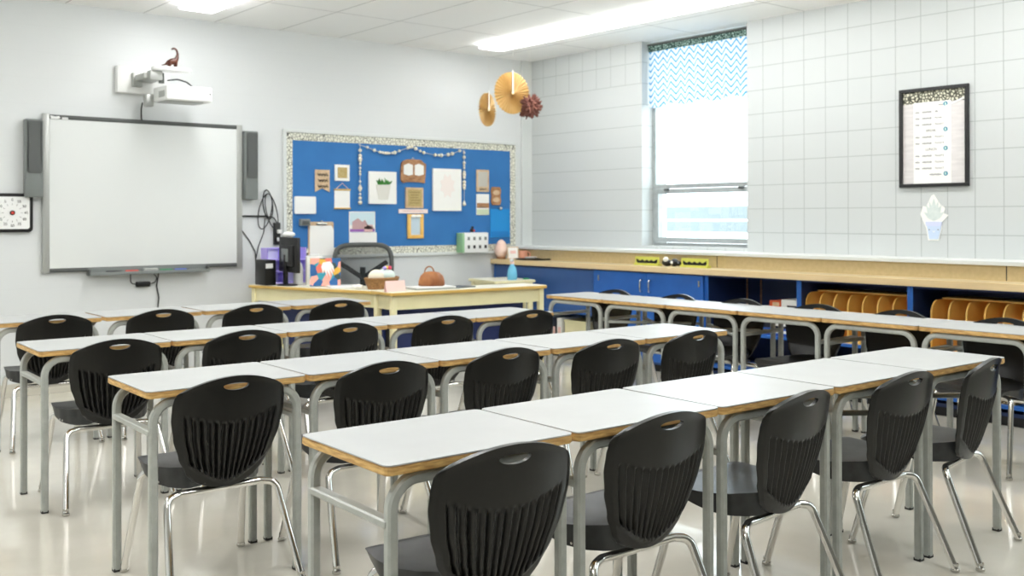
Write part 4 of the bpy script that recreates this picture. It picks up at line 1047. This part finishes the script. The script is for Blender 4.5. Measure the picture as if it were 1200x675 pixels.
hand.prism(hp, .002, Matrix.Translation((.02, -.010, .15)) @ Matrix.Rotation(R(-14), 4, 'X') @ Matrix.Rotation(R(200), 4, 'Y') @ MAT_F if False else Matrix.Translation((.02, -.0205, .15)) @ Matrix.Rotation(R(-14), 4, 'X') @ Matrix.Rotation(R(160), 4, 'Y') @ MAT_F)
hand.build('cream_print', m_paper, bk_, 0)
tag(MB().box((on(.93, .19)[0], on(.93, .19)[1], TH + .006), (.24, .3, .010), rz=R(-20), bev=.003).build('white_folder', m_white), 'flat white folder lying under the edge of the picture book', 'folder')
wr_ = empty('crumpled_wrapper', on(1.14, .10), 0, 'crumpled clear wrapper near the picture book on the cream desk', 'wrapper')
b = MB()
for k in range(6): b.sphere((rnd.uniform(-.05, .05), rnd.uniform(-.05, .05), .018), .02, (rnd.uniform(.8, 1.6), 1, .85), 8)
b.build('wrapper_film', m_paper, wr_, 0)
# basket with craft supplies
bs = empty('wicker_basket', on(1.31, .235), math.atan2(nrm.y, nrm.x), 'shallow brown wicker basket of craft supplies at the desk corner', 'basket')
prof = [(.13, 0), (.15, .05), (.16, .085), (.148, .085), (.135, .012), (.001, .01)]
MB().lathe(prof, n=36, sc=(1.12, .62)).build('basket_body', m_wicker, bs)
MB().tube([(.155 * 1.12 * math.cos(a), .155 * .62 * math.sin(a), .085) for a in [2 * PI * k / 36 for k in range(36)]], .008, 8, True).build('rim', m_wicker, bs)
o_ = on(1.31, .235)
def bitem(name, p, r, sc_, mat, lab, cat):
    th = math.atan2(nrm.y, nrm.x); x = o_[0] + p[0] * math.cos(th) - p[1] * math.sin(th); y = o_[1] + p[0] * math.sin(th) + p[1] * math.cos(th)
    return tag(MB().sphere((x, y, o_[2] + p[2]), r, sc_, 16).build(name, mat), lab, cat)
bitem('yarn_ball', (-.07, 0, .10), .056, (1.2, .9, 1), m_bead, 'cream wool ball in the wicker basket', 'yarn')
bitem('pompom', (.0, -.03, .165), .016, (1, 1, 1), m_purple, 'small purple pompom on top of the wicker basket', 'pompom')
bitem('pompom', (.03, -.02, .168), .016, (1, 1, 1), M('lemon', (236, 200, 70), .7), 'small yellow pompom on top of the wicker basket', 'pompom')
bitem('pompom', (.06, -.03, .165), .017, (1, 1, 1), M('rose', (232, 90, 120), .7), 'small pink pompom on top of the wicker basket', 'pompom')
bitem('tissue_pack', (.045, 0, .10), .07, (1.2, .75, .85), M('mint_tissue', (222, 238, 230), .8), 'pale mint crumpled tissue in the wicker basket', 'tissue')
pk = empty('pink_card', (-2.96, -1.895, .8005), R(-4), 'blank pale pink folded card standing at the corner of the cream desk', 'card')
rt1 = Matrix.Rotation(R(-12), 3, 'X'); rt2 = Matrix.Rotation(R(12), 3, 'X')
MB().box((0, 0, .042), (.165, .003, .085), rot=rt1).box((0, .018, .042), (.165, .003, .085), rot=rt2).build('folded_sheet', m_pink, pk, 0)
# laptop, papers and brown bag
lp = empty('closed_laptop', (-2.57, -1.80, .8005), R(-10), 'closed white laptop lying on the cream desk under the brown bag', 'laptop')
MB().bx(-.17, .17, -.11, .11, 0, .012, bev=.005).build('base', m_silver, lp); MB().bx(-.17, .17, -.11, .11, .013, .021, bev=.004).build('lid', m_white, lp)
tag(MB().box((-2.31, -1.80, .8045), (.24, .18, .007), rz=R(12)).build('notebook', m_dgrey), 'thin dark notebook beside the closed laptop', 'notebook')
bg = empty('leather_bag', (-2.55, -1.78, .822), R(-40), 'brown leather bag with a top strap on the closed laptop', 'bag')
b = MB(); pr_ = [(.118, 0), (.128, .01), (.125, .05), (.108, .10), (.075, .132), (.03, .142), (.002, .143)]
b.lathe(pr_, n=40, sc=(1, .62))
for v in b.bm.verts:
    a = math.atan2(v.co.y, v.co.x); k = 1 + .045 * math.cos(9 * a) * min(1, v.co.z * 12) * (1 if v.co.z < .14 else 0); v.co.x *= k; v.co.y *= k
b.build('bag_body', m_leather, bg, 60)
MB().tube([(.045 * math.cos(a) - .02, 0, .128 + .062 * math.sin(a)) for a in [PI * k / 14 for k in range(15)]], .007, 8).build('strap', m_leather, bg)
bg.scale = (.82, .82, .8)
hb = empty('hanging_bag', (-2.895, -1.70, .28), 0, 'dark bag with a white cloth hanging in the gap between two cream desks', 'bag')
MB().box((0, 0, .14), (.07, .16, .26), bev=.03, seg=3).build('bag_body', m_dark, hb); MB().box((-.02, -.03, .285), (.05, .075, .06), bev=.02, rz=.5).build('white_cloth', m_paper, hb)
MB().tube(fillet([(0, -.05, .25), (0, -.03, .38), (0, .03, .38), (0, .05, .25)], .03), .006, 8).build('strap', m_leather, hb)
# turquoise spray bottle
sb = empty('spray_bottle', (-.87, -.74, .7525), R(30), 'pale blue spray bottle standing on the short cream desk', 'bottle')
MB().lathe([(.042, 0), (.048, .01), (.05, .05), (.04, .11), (.02, .15), (.017, .16)], n=28).build('bottle_body', m_bottle, sb)
MB().lathe([(.02, .155), (.02, .178)], n=18).build('collar', m_pink, sb); MB().box((-.012, 0, .192), (.062, .022, .03), bev=.006).build('spray_head', m_white, sb)
tag(MB().box((-.71, -.76, .7595), (.055, .03, .014), rz=R(-8), bev=.003).build('green_eraser', m_green), 'small green block on the short cream desk', 'eraser')
# office chair
oc = empty('office_chair', (-2.31, -.42, 0), R(180) + R(-22), 'black mesh-back office chair behind the cream desks', 'chair')
MB().prism(rrect(.48, .46, .10), .07, Matrix.Translation((0, 0, .43)), bev=.02).build('seat', m_dark, oc)
path = [(.265 * math.copysign(abs(math.cos(a)) ** .42, math.cos(a)) * (1 - .13 * (math.sin(a) < 0) * abs(math.sin(a))), -.22 - .03 * math.sin(a), .90 + .21 * math.copysign(abs(math.sin(a)) ** .5, math.sin(a))) for a in [2 * PI * k / 56 for k in range(56)]]
br_ = MB().tube(path, .022, 12, True).build('back_frame', m_dgrey, oc)
bm = bmesh.new(); cvs = [bm.verts.new((x * .98, y, .90 + (z_ - .90) * .98)) for x, y, z_ in path]; bm.faces.new(cvs); bmesh.ops.solidify(bm, geom=list(bm.faces), thickness=.003)
mb = MB(); mb.bm = bm; mb.build('mesh_panel', m_mesh, br_, 0)
MB().tube([(-.225, -.235, .95), (0, -.262, .80)], .022, 10).tube([(.225, -.235, .95), (0, -.262, .80)], .022, 10).tube([(0, -.262, .90), (0, -.26, .60)], .026, 10).build('back_support', m_dark, oc)
MB().tube(fillet([(0, -.26, .64), (0, -.26, .44), (0, -.05, .41)], .08), .024, 10).build('back_bracket', m_dark, oc)
MB().cyl((0, 0, .12), (0, 0, .43), .028).build('column', m_dark, oc)
for k in range(5):
    a = 2 * PI * k / 5 + .3
    l_ = MB().vtube([(0, 0, .12), (.15 * math.cos(a), .15 * math.sin(a), .10), (.28 * math.cos(a), .28 * math.sin(a), .075)], [.028, .022, .016], 10).build('base_leg', m_dark, oc)
    MB().cyl((.28 * math.cos(a) - .022 * math.sin(a), .28 * math.sin(a) + .022 * math.cos(a), .028), (.28 * math.cos(a) + .022 * math.sin(a), .28 * math.sin(a) - .022 * math.cos(a), .028), .028).build('caster', m_blk, l_)

# ------------------------------------------------------------------ sky and camera
w = bpy.data.worlds.new('overcast_sky'); scene.world = w; w.use_nodes = True
bgd = w.node_tree.nodes['Background']; bgd.inputs[0].default_value = (.86, .94, 1, 1); bgd.inputs[1].default_value = 4.6

cam = bpy.data.cameras.new('camera'); co = bpy.data.objects.new('camera', cam); COL.objects.link(co)
cam.sensor_fit = 'HORIZONTAL'; cam.sensor_width = 36; cam.lens = 1188.1 / 1200 * 36; cam.shift_y = -(337.5 - 251.86) / 1200
yaw, pitch, roll = R(39.3956), R(.1746), R(-.1162)
fwd = Vector((math.sin(yaw), math.cos(yaw), 0)); rgt = Vector((math.cos(yaw), -math.sin(yaw), 0)); up = Vector((0, 0, 1))
f2 = fwd * math.cos(pitch) + up * math.sin(pitch); u2 = up * math.cos(pitch) - fwd * math.sin(pitch)
r3 = rgt * math.cos(roll) + u2 * math.sin(roll); u3 = -rgt * math.sin(roll) + u2 * math.cos(roll)
mw = Matrix((r3, u3, -f2)).transposed().to_4x4(); mw.translation = (-7.1397, -8.373, 1.356)
co.matrix_world = mw
cam.clip_start = .05; cam.dof.use_dof = True; cam.dof.focus_distance = 3.4; cam.dof.aperture_fstop = 4.5
scene.camera = co
vs = scene.view_settings; vs.view_transform = 'Standard'; vs.look = 'None'; vs.gamma = 1; vs.exposure = .25; vs.use_curve_mapping = False
try:
    scene.cycles.max_bounces = 8; scene.cycles.diffuse_bounces = 6; scene.cycles.transparent_max_bounces = 12
    scene.cycles.sample_clamp_indirect = 8; scene.cycles.use_denoising = True
except Exception: pass
